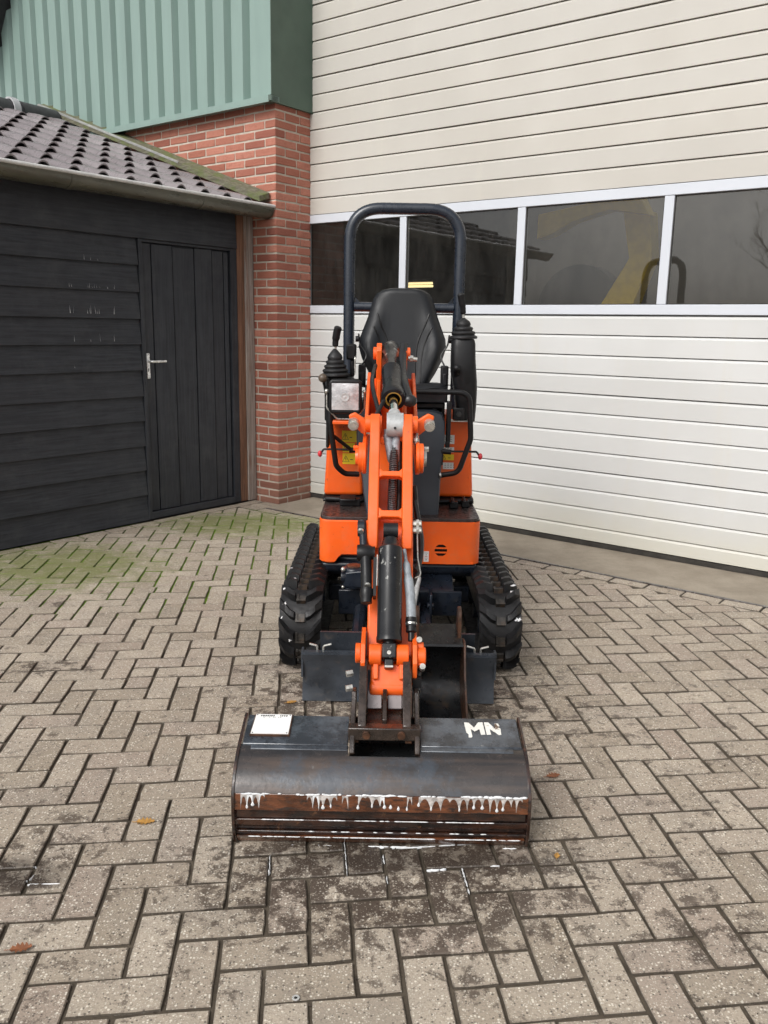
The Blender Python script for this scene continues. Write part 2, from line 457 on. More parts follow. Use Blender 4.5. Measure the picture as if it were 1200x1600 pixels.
def joint_mat():
    n = N('joint_sand')
    v = n.coord('World')
    c = n.mix(n.ramp(n.noise(v, 12, 6), .3, .7), (.060, .049, .037), (.115, .094, .070))
    pos = n.node('ShaderNodeNewGeometry').outputs['Position']
    def near(cx, cy, sx, sy, lo, hi):
        mp = n.node('ShaderNodeMapping'); n.link(pos, mp.inputs[0])
        mp.inputs['Location'].default_value = (-cx / sx, -cy / sy, 0)
        mp.inputs['Scale'].default_value = (1 / sx, 1 / sy, 0)
        ln = n.node('ShaderNodeVectorMath', operation='LENGTH'); n.link(mp.outputs[0], ln.inputs[0])
        return n.ramp(ln.outputs['Value'], lo, hi, 1, 0)
    moss = n.math('MAXIMUM', near(-1.8, 5.1, 1.4, 1.1, .3, 1.25), near(-.7, 5.9, 1.0, .9, .3, 1.25))
    mm = n.ramp(n.math('ADD', n.noise(v, 5, 6, .7), n.math('MULTIPLY', moss, .42)), .50, .66)
    c = n.mix(n.math('MULTIPLY', mm, n.ramp(moss, 0.02, .35)), c, (.105, .185, .014))
    n.bump(n.noise(v, 200, 4), .6, .004)
    return n.done(c, .95, 0, .2)
M['joint'] = joint_mat()
def concrete_mat():
    n = N('apron_concrete')
    v = n.coord('World')
    c = n.mix(n.ramp(n.noise(v, 3, 6, .7), .3, .7), (.235, .20, .155), (.335, .29, .23))
    c = n.mix(n.math('MULTIPLY', n.ramp(n.noise(v, 160, 4), .5, .72), .5), c, (.17, .14, .11))
    c = n.mix(n.math('MULTIPLY', n.ramp(n.noise(v, 75, 4), .66, .72), .5), c, (.48, .43, .35))
    c = n.mix(n.math('MULTIPLY', n.ramp(n.noise(v, 7, 7, .75), .58, .75), .5), c, (.12, .095, .07))
    n.bump(n.noise(v, 140, 5, .7), .4, .004)
    return n.done(c, .88, 0, .3)
M['apron'] = concrete_mat()
M['soil'] = simple('far_ground', (.14, .125, .105), .95, var=.2, scale=1)
M['leaf_rust'] = simple('rust_brown_leaf', (.23, .085, .035), .6, var=.35, scale=40)
M['leaf_yellow'] = simple('ochre_leaf', (.42, .22, .05), .6, var=.3, scale=40)
M['soil_crumb'] = simple('soil_crumbs', (.060, .045, .034), .9, var=.6, scale=40)
M['bark'] = simple('bark', (.07, .055, .045), .9, var=.3)


# ------------------------------------------------------------------ mesh helpers
class B:
    """Collects shapes; emit() links them as ONE mesh object."""
    def __init__(s, T=None):
        s.v, s.f = [], []
        s.cuts = []
        s.T = T
    def add(s, vs, fs):
        o = len(s.v)
        s.cuts.append((o, len(s.f)))
        for p in vs:
            p = Vector(p)
            s.v.append(s.T @ p if s.T else p)
        for f in fs:
            s.f.append([i + o for i in f])
        return s
    def box(s, x0, x1, y0, y1, z0, z1, rot=None, piv=None):
        vs = [Vector((x, y, z)) for z in (z0, z1) for y in (y0, y1) for x in (x0, x1)]
        if rot is not None:
            c = Vector(piv) if piv is not None else Vector(((x0 + x1) / 2, (y0 + y1) / 2, (z0 + z1) / 2))
            vs = [rot @ (p - c) + c for p in vs]
        return s.add(vs, [(0, 2, 3, 1), (4, 5, 7, 6), (0, 1, 5, 4), (2, 6, 7, 3), (0, 4, 6, 2), (1, 3, 7, 5)])
    def prism(s, poly, axis, a, b):
        """2D polygon swept along an axis: 'x' takes (y,z), 'y' takes (x,z), 'z' takes (x,y)."""
        def P(p, t):
            return {'x': (t, p[0], p[1]), 'y': (p[0], t, p[1]), 'z': (p[0], p[1], t)}[axis]
        n = len(poly)
        area = sum(poly[i][0] * poly[(i + 1) % n][1] - poly[(i + 1) % n][0] * poly[i][1] for i in range(n))
        if (area < 0) != (axis == 'y'):
            poly = poly[::-1]
        vs = [P(p, a) for p in poly] + [P(p, b) for p in poly]
        fs = [list(range(n))[::-1], list(range(n, 2 * n))]
        fs += [(i, (i + 1) % n, n + (i + 1) % n, n + i) for i in range(n)]
        return s.add(vs, fs)
    def rings(s, rings, closed=False, cap=True):
        n = len(rings[0])
        vs = [p for r in rings for p in r]
        fs = []
        m = len(rings)
        for i in range(m if closed else m - 1):
            j = (i + 1) % m
            for k in range(n):
                l = (k + 1) % n
                fs.append((i * n + k, i * n + l, j * n + l, j * n + k))
        if cap and not closed:
            fs.append(list(range(n))[::-1])
            fs.append(list(range((m - 1) * n, m * n)))
        return s.add(vs, fs)
    def tube(s, pts, r, seg=10, cap=True):
        pts = [Vector(p) for p in pts]
        rr = r if isinstance(r, (list, tuple)) else [r] * len(pts)
        rings = []
        nrm = None
        for i, p in enumerate(pts):
            t = (pts[min(i + 1, len(pts) - 1)] - pts[max(i - 1, 0)]).normalized()
            if nrm is None:
                nrm = t.orthogonal().normalized()
            else:
                nrm = (nrm - t * nrm.dot(t)).normalized()
            b = t.cross(nrm)
            rings.append([p + (nrm * math.cos(2 * math.pi * k / seg) + b * math.sin(2 * math.pi * k / seg)) * rr[i] for k in range(seg)])
        return s.rings(rings, cap=cap)
    def cyl(s, a, b, r, r2=None, seg=18):
        return s.tube([a, b], [r, r if r2 is None else r2], seg)
    def lathe(s, a, axis, prof, seg=20, cap=True):
        """prof: list of (distance along axis, radius)."""
        a, axis = Vector(a), Vector(axis).normalized()
        nrm = axis.orthogonal().normalized()
        b = axis.cross(nrm)
        rings = []
        for d, r in prof:
            rings.append([a + axis * d + (nrm * math.cos(2 * math.pi * k / seg) + b * math.sin(2 * math.pi * k / seg)) * max(r, 1e-4) for k in range(seg)])
        return s.rings(rings, cap=cap)
    def ball(s, c, r, seg=14, sc=(1, 1, 1)):
        rings = []
        n = 8
        for i in range(n + 1):
            a = -math.pi / 2 + math.pi * i / n
            rr = max(math.cos(a), .01) * r
            rings.append([Vector((c[0] + rr * math.cos(2 * math.pi * k / seg) * sc[0], c[1] + rr * math.sin(2 * math.pi * k / seg) * sc[1], c[2] + r * math.sin(a) * sc[2])) for k in range(seg)])
        return s.rings(rings)
    def mesh(s, name, mat, off=None, smooth=38):
        me = bpy.data.meshes.new(name)
        vs = [tuple(p - off) for p in s.v] if off is not None else [tuple(p) for p in s.v]
        me.from_pydata(vs, [], s.f)
        me.materials.append(M[mat] if isinstance(mat, str) else mat)
        me.update()
        if smooth:
            me.polygons.foreach_set('use_smooth', [True] * len(me.polygons))
            me.set_sharp_from_angle(angle=R(smooth))
        return me
    def each(s):
        """One builder per shape, for pieces that are objects of their own."""
        cuts = s.cuts + [(len(s.v), len(s.f))]
        for (v0, f0), (v1, f1) in zip(cuts, cuts[1:]):
            q = B()
            q.add(s.v[v0:v1], [[i - v0 for i in f] for f in s.f[f0:f1]])
            yield q
    def emit(s, name, mat, parent=None, off=None, bevel=0, seg=2, smooth=38):
        return link(name, s.mesh(name, mat, off, smooth), parent, bevel, seg)


def link(name, me, parent=None, bevel=0, seg=2):
    o = bpy.data.objects.new(name, me)
    col.objects.link(o)
    if parent is not None:
        o.parent = parent
    if bevel:
        md = o.modifiers.new('soft edges', 'BEVEL')
        md.width = bevel
        md.segments = seg
        md.limit_method = 'ANGLE'
        md.angle_limit = R(40)
    return o


def thing(name, loc, rotz, label, cat, group=None):
    o = bpy.data.objects.new(name, None)
    o.empty_display_size = .2
    col.objects.link(o)
    o.location = loc
    o.rotation_euler = (0, 0, rotz)
    if label:
        tag(o, label, cat, group)
    return o


def tag(o, label=None, cat=None, group=None, kind=None):
    for k, v in (('label', label), ('category', cat), ('group', group), ('kind', kind)):
        if v:
            o[k] = v
    return o


def arc(pts, r, n=6):
    """Polyline with its inner corners rounded to radius r."""
    pts = [Vector(p) for p in pts]
    out = [pts[0]]
    for i in range(1, len(pts) - 1):
        a, b, c = pts[i - 1], pts[i], pts[i + 1]
        d1, d2 = (a - b).normalized(), (c - b).normalized()
        ang = d1.angle(d2)
        t = min(r / math.tan(ang / 2), (a - b).length * .48, (c - b).length * .48)
        p0, p2 = b + d1 * t, b + d2 * t
        for k in range(n + 1):
            u = k / n
            out.append(p0 * (1 - u) ** 2 + b * 2 * u * (1 - u) + p2 * u ** 2)
    out.append(pts[-1])
    return out


def spline(pts, n=8):
    """Catmull-Rom through the points."""
    P = [Vector(p) for p in pts]
    P = [P[0] * 2 - P[1]] + P + [P[-1] * 2 - P[-2]]
    out = []
    for i in range(1, len(P) - 2):
        for k in range(n):
            t = k / n
            a, b, c, d = P[i - 1:i + 3]
            out.append(.5 * ((2 * b) + (c - a) * t + (2 * a - 5 * b + 4 * c - d) * t * t + (3 * b - a - 3 * c + d) * t ** 3))
    out.append(P[-2])
    return out


# ------------------------------------------------------------------ the frame of the buildings
C0 = Vector((-.8793, 6.9598, 0))
ANG = R(-37.505)
D1 = Vector((math.cos(ANG), math.sin(ANG), 0))       # along the hall front, towards the right of the photo
D2 = Vector((-math.sin(ANG), math.cos(ANG), 0))      # into the hall
def W(u, v, z=0):
    return C0 + D1 * u + D2 * v + Vector((0, 0, z))
def UV(p):
    q = Vector((p[0], p[1], 0)) - C0
    return q.dot(D1), q.dot(D2)

# ------------------------------------------------------------------ ground and paving
g = B(); g.add([(-150, -150, -.03), (150, -150, -.03), (150, 150, -.03), (-150, 150, -.03)], [(0, 1, 2, 3)])
tag(g.emit('ground', 'soil', smooth=0), kind='structure')
g = B(); g.add([(-7, -5, -.0085), (9, -5, -.0085), (9, 9.5, -.0085), (-7, 9.5, -.0085)], [(0, 1, 2, 3)])
paving = tag(g.emit('paving', 'joint', smooth=0), kind='structure')

EI, EJ, E0 = Vector((.104781, .012925)), Vector((-.01071, .106797)), Vector((-.192999, -.019928))
def cell(i, j):
    return E0 + EI * i + EJ * j

def clip(poly, f):
    """Keep the part of a 2D polygon where f(p) > 0 (f linear)."""
    out = []
    for k in range(len(poly)):
        a, b = poly[k], poly[(k + 1) % len(poly)]
        fa, fb = f(a), f(b)
        if fa > 0:
            out.append(a)
        if (fa > 0) != (fb > 0):
            out.append(a + (b - a) * (fa / (fa - fb)))
    return out

def area(p):
    return .5 * sum(p[i][0] * p[(i + 1) % len(p)][1] - p[(i + 1) % len(p)][0] * p[i][1] for i in range(len(p)))

def inset(poly, d):
    n = len(poly)
    out = []
    for i in range(n):
        a, b, c = poly[i - 1], poly[i], poly[(i + 1) % n]
        e1, e2 = (b - a).normalized(), (c - b).normalized()
        n1, n2 = Vector((-e1.y, e1.x)), Vector((-e2.y, e2.x))
        k = max(.35, 1 + n1.dot(n2))
        out.append(b + (n1 + n2) * (d / k))
    return out

def rough_outline(poly, r):
    """Extra points along the edges so that no paver has a ruler-straight arris."""
    out = []
    n = len(poly)
    for i in range(n):
        a, b = poly[i], poly[(i + 1) % n]
        L = (b - a).length
        e = (b - a).normalized()
        nn = Vector((-e.y, e.x))
        out.append(a + (e + nn) * r.uniform(0, .0035) * (1 if L > .05 else .3))
        if L > .09:
            for t in ((.3, .7) if L > .15 else (.5,)):
                out.append(a + e * L * (t + r.uniform(-.08, .08)) + nn * r.uniform(-.0008, .0022))
    return out

def paver_shape(b, poly, r, dz=0.0, tilt=(0, 0), joint=.0040):
    p = inset(poly, joint)
    if area(p) < .0012:
        return False
    if len(p) == 4:
        p = rough_outline(p, r)
    c = sum(p, Vector((0, 0))) / len(p)
    q = inset(p, .0028)
    def Z(pt, z):
        return z + dz + (pt[0] - c[0]) * tilt[0] + (pt[1] - c[1]) * tilt[1]
    n = len(p)
    vs = [(x[0], x[1], -.03) for x in p] + [(x[0], x[1], Z(x, -.0028)) for x in p] + [(x[0], x[1], Z(x, 0)) for x in q]
    fs = [(i, (i + 1) % n, n + (i + 1) % n, n + i) for i in range(n)] + [(n + i, n + (i + 1) % n, 2 * n + (i + 1) % n, 2 * n + i) for i in range(n)] + [list(range(2 * n, 3 * n))]
    b.add(vs, fs)
    return True

fu = lambda p: UV(p)[0] + .155
fv = lambda p: -.313 - UV(p)[1]
quads = []
for k in range(-14, 66):
    for I in range(-44, 56):
        if (I + k) % 4:
            continue
        for q in (((I, k), (I + 2, k), (I + 2, k + 1), (I, k + 1)), ((I + 2, k), (I + 3, k), (I + 3, k + 2), (I + 2, k + 2))):
            p = [cell(*c) for c in q]
            cc = (p[0] + p[2]) / 2
            if not (-4.6 < cc.x < 5.6 and -1.6 < cc.y < 7.2):
                continue
            if rnd.random() < .035:          # a paver cracked or cut in two
                t = rnd.uniform(.4, .6)
                long0 = (p[1] - p[0]).length > (p[2] - p[1]).length
                s1, s2 = t + rnd.uniform(-.04, .04), t
                if long0:
                    a1, a2 = p[0].lerp(p[1], s1), p[3].lerp(p[2], s2)
                    quads += [[p[0], a1, a2, p[3]], [a1, p[1], p[2], a2]]
                else:
                    a1, a2 = p[1].lerp(p[2], s1), p[0].lerp(p[3], s2)
                    quads += [[p[0], p[1], a1, a2], [a2, a1, p[2], p[3]]]
            else:
                quads.append(p)
polys = []
for p in quads:
    full = all(fu(x) > 0 and fv(x) > 0 for x in p)
    q = p if full else clip(clip(p, fu), fv) if len(p) else p
    if len(q) >= 3 and area(q) > .002:
        polys.append((q, full))
# edging rows: one along the apron strip, one at the foot of the shed, and the fill beside the brick corner
def uvpoly(u0, u1, v0, v1):
    p = [W(u0, v0).xy, W(u1, v0).xy, W(u1, v1).xy, W(u0, v1).xy]
    return p if area(p) > 0 else p[::-1]
u = .05
while u < 8:
    L = .213 + rnd.uniform(-.004, .004)
    polys.append((uvpoly(u, u + L, -.311, -.207), False)); u += L
v = -.02
while v > -4.2:
    polys.append((uvpoly(-.258, -.158, v - .213, v), False)); v -= .213
for (a, b_) in ((-.155, .05),):
    for (c, d) in ((-.311, -.207), (-.205, -.103), (-.101, -.004)):
        polys.append((uvpoly(a, b_, c, d), False))

cinv = cam.matrix_world.inverted()
def screen(p):
    q = cinv @ Vector((p[0], p[1], 0))
    if q.z > -.2:
        return None
    return (600 + 1330.75 * q.x / -q.z, 800 - 1330.75 * q.y / -q.z)
score = []
for idx, (p, full) in enumerate(polys):
    s = [screen(x) for x in p]
    a = -1
    if None not in s:
        inside = [x for x in s if -10 < x[0] < 1210 and 700 < x[1] < 1608]
        if len(inside) >= 2:
            cx = sum(x[0] for x in s) / len(s); cy = sum(x[1] for x in s) / len(s)
            hidden = 372 < cx < 822 and 1150 < cy < 1305
            if not hidden:
                a = abs(area([Vector(x) for x in s])) * len(inside) / len(s)
    score.append((a, idx))
score.sort(reverse=True)
single = {i for a, i in score[:300] if a > 0}
field = B()
for idx, (p, full) in enumerate(polys):
    r = random.Random(idx)
    dz, tilt = r.uniform(-.0025, .0015), (r.uniform(-.018, .018), r.uniform(-.018, .018))
    if idx in single:
        c = sum(p, Vector((0, 0))) / len(p)
        b = B()
        if paver_shape(b, [x - c for x in p], r, dz, tilt):
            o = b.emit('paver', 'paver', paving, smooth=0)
            o.location = (c.x, c.y, 0)
    else:
        paver_shape(field, p, r, dz, tilt)
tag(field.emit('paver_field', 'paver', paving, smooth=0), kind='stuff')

b = B()
b.add([W(.02, -.19, -.03), W(8, -.19, -.03), W(8, .46, -.03), W(.02, .46, -.03), W(.02, -.19, .001), W(8, -.19, .001), W(8, .46, .001), W(.02, .46, .001)],
      [(4, 5, 6, 7), (0, 1, 5, 4), (1, 2, 6, 5), (2, 3, 7, 6), (3, 0, 4, 7)])
tag(b.emit('apron', 'apron', smooth=0), kind='structure')
b = B()
L0, L1 = W(.06, -.206), W(8, -.206)
for (o0, o1, z0, z1) in ((-.006, .014, -.02, .006),):
    q0, q1, q2, q3 = L0 + D2 * o0, L1 + D2 * o0, L1 + D2 * o1, L0 + D2 * o1
    b.add([*(Vector((p.x, p.y, z0)) for p in (q0, q1, q2, q3)), *(Vector((p.x, p.y, z1)) for p in (q0, q1, q2, q3))],
          [(4, 5, 6, 7), (0, 1, 5, 4), (1, 2, 6, 5), (2, 3, 7, 6), (3, 0, 4, 7)])
tag(b.emit('edging_strip', 'steel_strip', bevel=.002, smooth=0), kind='structure')

# ------------------------------------------------------------------ the hall
hall = thing('workshop_hall', C0, ANG, 'large hall with red brick pier, pale green ribbed cladding and a wide cream door', 'building')
b = B(); b.box(-7, -.0045, .0045, .385, -.02, 3.105)
b.emit('pier_wall', 'mortar', hall, smooth=0)
b = B(); b.box(-7, -.4, .385, .6, -.02, 6.2)
b.emit('wall', 'mortar', hall, smooth=0)
brick_cache = {}
def brick(u0, u1, v0, v1, z0, z1, r):
    du, dv, dz = round(u1 - u0, 3), round(v1 - v0, 3), round(z1 - z0, 3)
    key = (du, dv, dz, r.randrange(3))
    if key not in brick_cache:
        q = random.Random(str(key))
        bb = B()
        e = .004
        x, y, z = du / 2, dv / 2, dz / 2
        j = lambda: q.uniform(-.0016, .0016)
        rings = []
        for zz, ins in ((-z, e), (-z + e, 0), (z - e, 0), (z, e)):
            ring = []
            for sx, sy in ((-1, -1), (0, -1), (1, -1), (1, 0), (1, 1), (-1, 1)):
                ring.append(Vector((sx * (x - ins * .7) + j(), sy * (y - ins * .7) + j(), zz + j() * 1.2)))
            rings.append(ring)
        bb.rings(rings)
        brick_cache[key] = bb.mesh('brick', 'brick', smooth=0)
    o = link('brick', brick_cache[key], hall)
    o.location = ((u0 + u1) / 2, (v0 + v1) / 2, (z0 + z1) / 2)
    o.rotation_euler = (r.uniform(-.012, .012), r.uniform(-.006, .006), r.uniform(-.008, .008))
PITCHZ, JT = .0655, .0135
for k in range(-1, 47):
    r = random.Random(900 + k)
    z0 = .045 + PITCHZ * k + JT / 2
    z1 = z0 + PITCHZ - JT
    if k == -1:
        z0 = -.02
    A = k % 2 == 0
    # corner brick shows on both faces
    cu, cv = (.107, .235) if A else (.22, .108)
    brick(-cu, 0, 0, cv - JT / 2, z0, z1, r)
    vs = [cv + JT / 2, .392] if A else [cv + JT / 2, .268, .279, .392]
    for q in range(0, len(vs), 2):
        brick(-.10, 0, vs[q], vs[q + 1], z0, z1, r)
    u1 = -cu - JT
    while u1 > -2.5:
        L = .214 + r.uniform(-.004, .004)
        if u1 < -.285 and z1 < 2.42 + .35 * (-.1 - u1) - .02:
            break
        brick(u1 - L, u1, 0, .1, z0, z1, r)
        u1 -= L + JT

# ribbed green cladding, one sheet per five ribs
P = .205
for s in range(7):
    b = B()
    prof = []
    for k in range(5):
        u0 = -.075 - P * (5 * s + k)
        prof += [(u0, -.062), (u0 - .122, -.062), (u0 - .142, -.004), (u0 - .176, -.004)]
    prof.append((-.075 - P * (5 * s + 5), -.062))
    lap = .0012 * (s % 2)
    n = len(prof)
    vs = [(p[0], p[1] - lap, z) for z in (3.118, 6.2) for p in prof]
    b.add(vs, [(i, i + 1, n + i + 1, n + i) for i in range(n - 1)])
    b.emit('cladding_sheet', 'clad', hall, smooth=0)
b = B(); b.prism([(-.098, 3.088), (-.098, 3.136), (-.05, 3.142), (.02, 3.142), (.02, 3.104), (-.090, 3.104), (-.090, 3.088)], 'x', -7, .026)
b.emit('base_flashing', 'clad', hall, smooth=0)
b = B(); b.box(-.078, .027, -.070, -.064, 3.144, 6.2)
b.emit('corner_strip', 'clad', hall, smooth=0)
b = B(); b.box(-.07, .026, -.0635, .40, 3.098, 6.2)
b.emit('corner_flashing', 'clad_dark', hall, smooth=0)
# gable roof with its overhang, just reaching the top left of the photo
b = B(); b.prism([(-3.92, 3.86), (-2.2, 6.4), (-.8, 6.4), (-.8, 6.65), (-2.3, 6.65), (-4.15, 3.96)], 'y', -.34, 7)
b.emit('roof', 'ridge', hall, smooth=0)
b = B(); b.prism([(-3.95, 3.83), (-2.22, 6.38), (-2.32, 6.66), (-4.20, 3.98)], 'y', -.38, -.343)
b.emit('roof_edge', 'alu', hall, smooth=0)
# outer walls and inside of the hall
b = B()
b.box(5.1, 9, .0, .5, -.02, 6.6); b.box(-.4, 5.1, .46, .6, 4.4, 6.6)
b.emit('wall', 'mortar', hall, smooth=0)
b = B(); b.box(-3.5, 9, 8.0, 8.2, -.02, 6.6); b.box(-3.6, -3.5, .6, 8.2, -.02, 6.6); b.box(9, 9.2, 0, 8.2, -.02, 6.6)
b.emit('interior_wall', 'interior', hall, smooth=0)
b = B(); b.box(-3.6, .3, .6, 8.2, 4.5, 4.6); b.box(.3, 5.2, 4.2, 8.2, 4.5, 4.6); b.box(5.2, 9.2, .6, 8.2, 4.5, 4.6)  # opening shaped into the ceiling to let sky light reach the inside
b.emit('ceiling', 'interior', hall, smooth=0)
b = B(); b.box(-3.6, 9.2, .47, 8.2, -.05, .004)
b.emit('interior_floor', 'apron', hall, smooth=0)
lampbar = B(); lampbar.box(-1.66, -1.26, 3.97, 4.06, 2.02, 2.05)
lo = lampbar.emit('strip_light', 'interior', hall, smooth=0)
for dz, dv in ((0, 0), (-.035, .01)):
    b = B(); b.cyl((-1.65, 4 + dv, 2.0 + dz), (-1.27, 4 + dv, 2.0 + dz), .014)
    b.emit('tube', 'tube_light', lo)
b = B(); b.box(-.4, 5.3, 4.3, 4.36, 0, 4.4)
b.emit('partition', 'interior', hall, smooth=0)

# sectional door
VD = .392
b = B(); b.box(-.12, 5.05, .455, .462, .0, 1.575)
b.box(-.12, 5.05, .455, .462, 2.32, 4.45)
door = b.emit('sectional_door', 'door', hall, smooth=0)
low = [.040, .137, .268, .394, .522, .654, .784, .912, 1.040, 1.167, 1.295, 1.426, 1.553]
high = [2.333 + .1287 * i for i in range(17)]
for zs in (low, high):
    for k, (z0, z1) in enumerate(zip(zs, zs[1:])):
        if k % 4 == 3:
            z1 -= .0022          # the joint between two sections is wider than a groove
        b = B()
        b.prism([(VD, z0 + .0022), (VD, z1 - .018), (VD + .010, z1 - .003), (VD + .05, z1 - .003), (VD + .05, z0 + .0022)], 'x', -.1, 5.03)
        b.emit('door_panel', 'door' if z0 < 1.6 else 'door_beige', door, bevel=.0012, seg=1, smooth=0)
b = B(); b.prism([(VD + .004, .004), (VD + .002, .036), (VD + .04, .036), (VD + .04, .004)], 'x', -.1, 5.03)
b.emit('bottom_seal', 'seal', door, smooth=0)
for z0, z1 in ((1.558, 1.620), (2.266, 2.331)):
    b = B(); b.box(-.1, 5.03, VD - .004, VD + .05, z0, z1)
    b.emit('window_rail', 'alu', door, bevel=.003)
b = B(); b.box(-.12, 5.05, .466, .470, .0, 1.60); b.box(-.12, 5.05, .466, .470, 2.30, 4.38)  # unseen white sheets added behind the door to bounce light inside
b.emit('door_bounce_sheet', 'door', door, smooth=0)
for uc in (-.055, .940, 1.942, 2.955, 3.960, 4.985):
    b = B(); b.box(uc - .030, uc + .030, VD - .0015, VD + .045, 1.6215, 2.2645)
    b.emit('mullion', 'alu', door, bevel=.003)
cs = [-.055, .940, 1.942, 2.955, 3.960, 4.985]
for a, c in zip(cs, cs[1:]):
    b = B(); b.box(a + .029, c - .029, VD + .016, VD + .022, 1.619, 2.267)
    b.emit('pane', 'glass', door, smooth=0)
    b = B()
    for (x0, x1, z0, z1) in ((a + .031, c - .031, 1.622, 1.627), (a + .031, c - .031, 2.259, 2.264), (a + .031, a + .036, 1.6275, 2.2585), (c - .036, c - .031, 1.6275, 2.2585)):
        b.box(x0, x1, VD + .008, VD + .0155, z0, z1)
    b.emit('glazing_gasket', 'seal', door, smooth=0)

# the yellow machine seen through the third window
ym = thing('yellow_loader', W(2.0, 1.7), ANG, 'yellow machine arm seen inside the hall through the third door window', 'machine')
off = Vector((2.0, 1.7, 0))
b = B(); b.prism([(1.50, 2.17), (1.50, 2.36), (2.32, 2.47), (2.42, 2.30), (2.10, 2.36), (1.80, 2.29), (1.62, 2.20)], 'y', 1.45, 1.60)
b.emit('boom', 'yellow_paint', ym, off, bevel=.008)
b = B(); b.prism([(2.18, 2.38), (2.40, 2.34), (2.44, 2.0), (2.30, 1.6), (2.40, 0.3), (1.9, .3), (2.02, 1.6), (2.26, 2.0)], 'y', 1.52, 1.68)
b.emit('lift_arm', 'yellow_paint', ym, off, bevel=.008)
b = B(); b.lathe((1.80, 1.60, 1.62), (0, 1, 0), [(0, .05), (0, .30), (.04, .36), (.2, .36), (.24, .30), (.24, .05)], 28)
b.box(.9, 2.6, 1.9, 3.2, .15, 1.5)
b.emit('dark_body', 'black', ym, off)

# ------------------------------------------------------------------ the shed
SH = Vector((-.27, -1.6, 0))
shed = thing('shed', W(SH.x, SH.y), ANG, 'low black stained timber shed with a wavy tiled roof and zinc gutter', 'shed')
VL = -3.75
def up(u): return 2.39 + .35 * (-.1 - u)
b = B(); b.prism([(-.302, -.02), (-.302, 2.30), (-2.7, 3.14), (-5.1, 2.30), (-5.1, -.02)], 'y', VL + .03, -.03)
b.emit('wall', 'board', shed, SH, smooth=0)
zs = [.008, .2, .386, .566, .752, .931, 1.118, 1.302, 1.481, 1.666, 1.852]
for i, z in enumerate(zs):
    zt = zs[i + 1] + .022 if i + 1 < len(zs) else 2.055
    r = random.Random(40 + i)
    b = B(); b.prism([(-.256 + r.uniform(-.003, .002), z), (-.279, zt), (-.301, zt), (-.301, z)], 'y', VL, -1.112 + r.uniform(-.004, .003))
    b.emit('weatherboard', 'board', shed, SH, bevel=.002, seg=1, smooth=0)
b = B(); b.prism([(-.250, 2.036), (-.272, 2.33), (-.301, 2.33), (-.301, 2.036)], 'y', VL, -.182)
b.emit('weatherboard', 'board', shed, SH, bevel=.002, seg=1, smooth=0)
b = B(); b.box(-.301, -.258, -1.110, -1.079, .012, 2.034)
b.emit('door_jamb', 'plank', shed, SH, bevel=.002, smooth=0)
b = B(); b.box(-.301, -.262, -.246, -.180, .012, 2.034)
b.emit('door_jamb', 'plank', shed, SH, bevel=.002, smooth=0)
b = B(); b.box(-.301, -.264, -1.078, -.247, 2.016, 2.034)
b.emit('door_head', 'board', shed, SH, bevel=.002, smooth=0)
b = B(); b.box(-.301, -.256, -1.078, -.247, .014, .062)
b.emit('door_sill', 'board', shed, SH, bevel=.002, smooth=0)
b = B(); b.box(-.305, -.298, -1.076, -.250, .066, 2.012)
sdoor = b.emit('door', 'plank', shed, SH, smooth=0)
vj = [-1.074, -.984, -.794, -.590, -.417, -.302, -.252]
for i, (a, c) in enumerate(zip(vj, vj[1:])):
    o_ = .004 if i % 2 else 0
    b = B(); b.prism([(-.297, a + .002), (-.280 + o_ - .004, a + .002), (-.280 + o_ + .002, c - .009), (-.297, c - .009)], 'z', .068, 2.010 - .004 * (i % 3))
    b.emit('plank', 'plank', sdoor, SH, bevel=.0025, seg=1, smooth=0)
b = B(); b.box(-.282, -.266, -1.081 + .012, -1.053 + .012, 1.056, 1.240)
hd = b.emit('handle_plate', 'handle', sdoor, SH, bevel=.004)
# grip and keyhole stay pieces of the door, one level below it
b = B(); b.tube(arc([(-.268, -1.055, 1.181), (-.222, -1.055, 1.181), (-.218, -.935, 1.181)], .018), .0095, 10)
b.emit('handle_grip', 'handle', sdoor, SH)
b = B(); b.box(-.266, -.2645, -1.060, -1.052, 1.108, 1.132); b.cyl((-.266, -1.056, 1.232), (-.2645, -1.056, 1.232), .003); b.cyl((-.266, -1.056, 1.066), (-.2645, -1.056, 1.066), .003)
b.emit('keyhole', 'ink', sdoor, SH, smooth=0)
b = B(); b.box(-.40, -.252, -.0975, -.006, .006, 2.30)
cp = b.emit('corner_post', 'post', shed, SH, bevel=.005, smooth=0)
b = B(); b.box(-.40, -.262, -.176, -.098, .008, 2.30)
b.emit('post_board', 'post_brown', cp, SH, bevel=.005, smooth=0)
# white paint splashes on the boards
b = B()
rr = random.Random(5)
for row, (z, vs) in enumerate(((1.700, (-1.66, -1.53, -1.49, -1.45, -1.38, -1.32)), (1.53, (-1.672, -1.662, -1.535, -1.515, -1.47, -1.455, -1.33)), (1.345, (-1.655, -1.52, -1.46, -1.335)), (1.17, (-1.66,)), (1.88, (-1.56, -1.50, -1.44)))):
    for v in vs:
        for rep in range(2 if row < 2 else 1):
            h = rr.uniform(.015, .065) * (1 if row in (1, 2) else .55)
            w = rr.uniform(.0012, .0032)
            vv = v + rr.uniform(-.012, .012)
            zb = z - .02
            uu = -.2560
            dv = rr.uniform(-.006, .006)
            b.add([(uu, vv, zb), (uu, vv + w, zb), (uu - .0025, vv + w * .5 - dv, zb + h)], [(0, 1, 2)])
tag(b.emit('paint_splash', 'white_drip', shed, SH, smooth=0), kind='stuff')

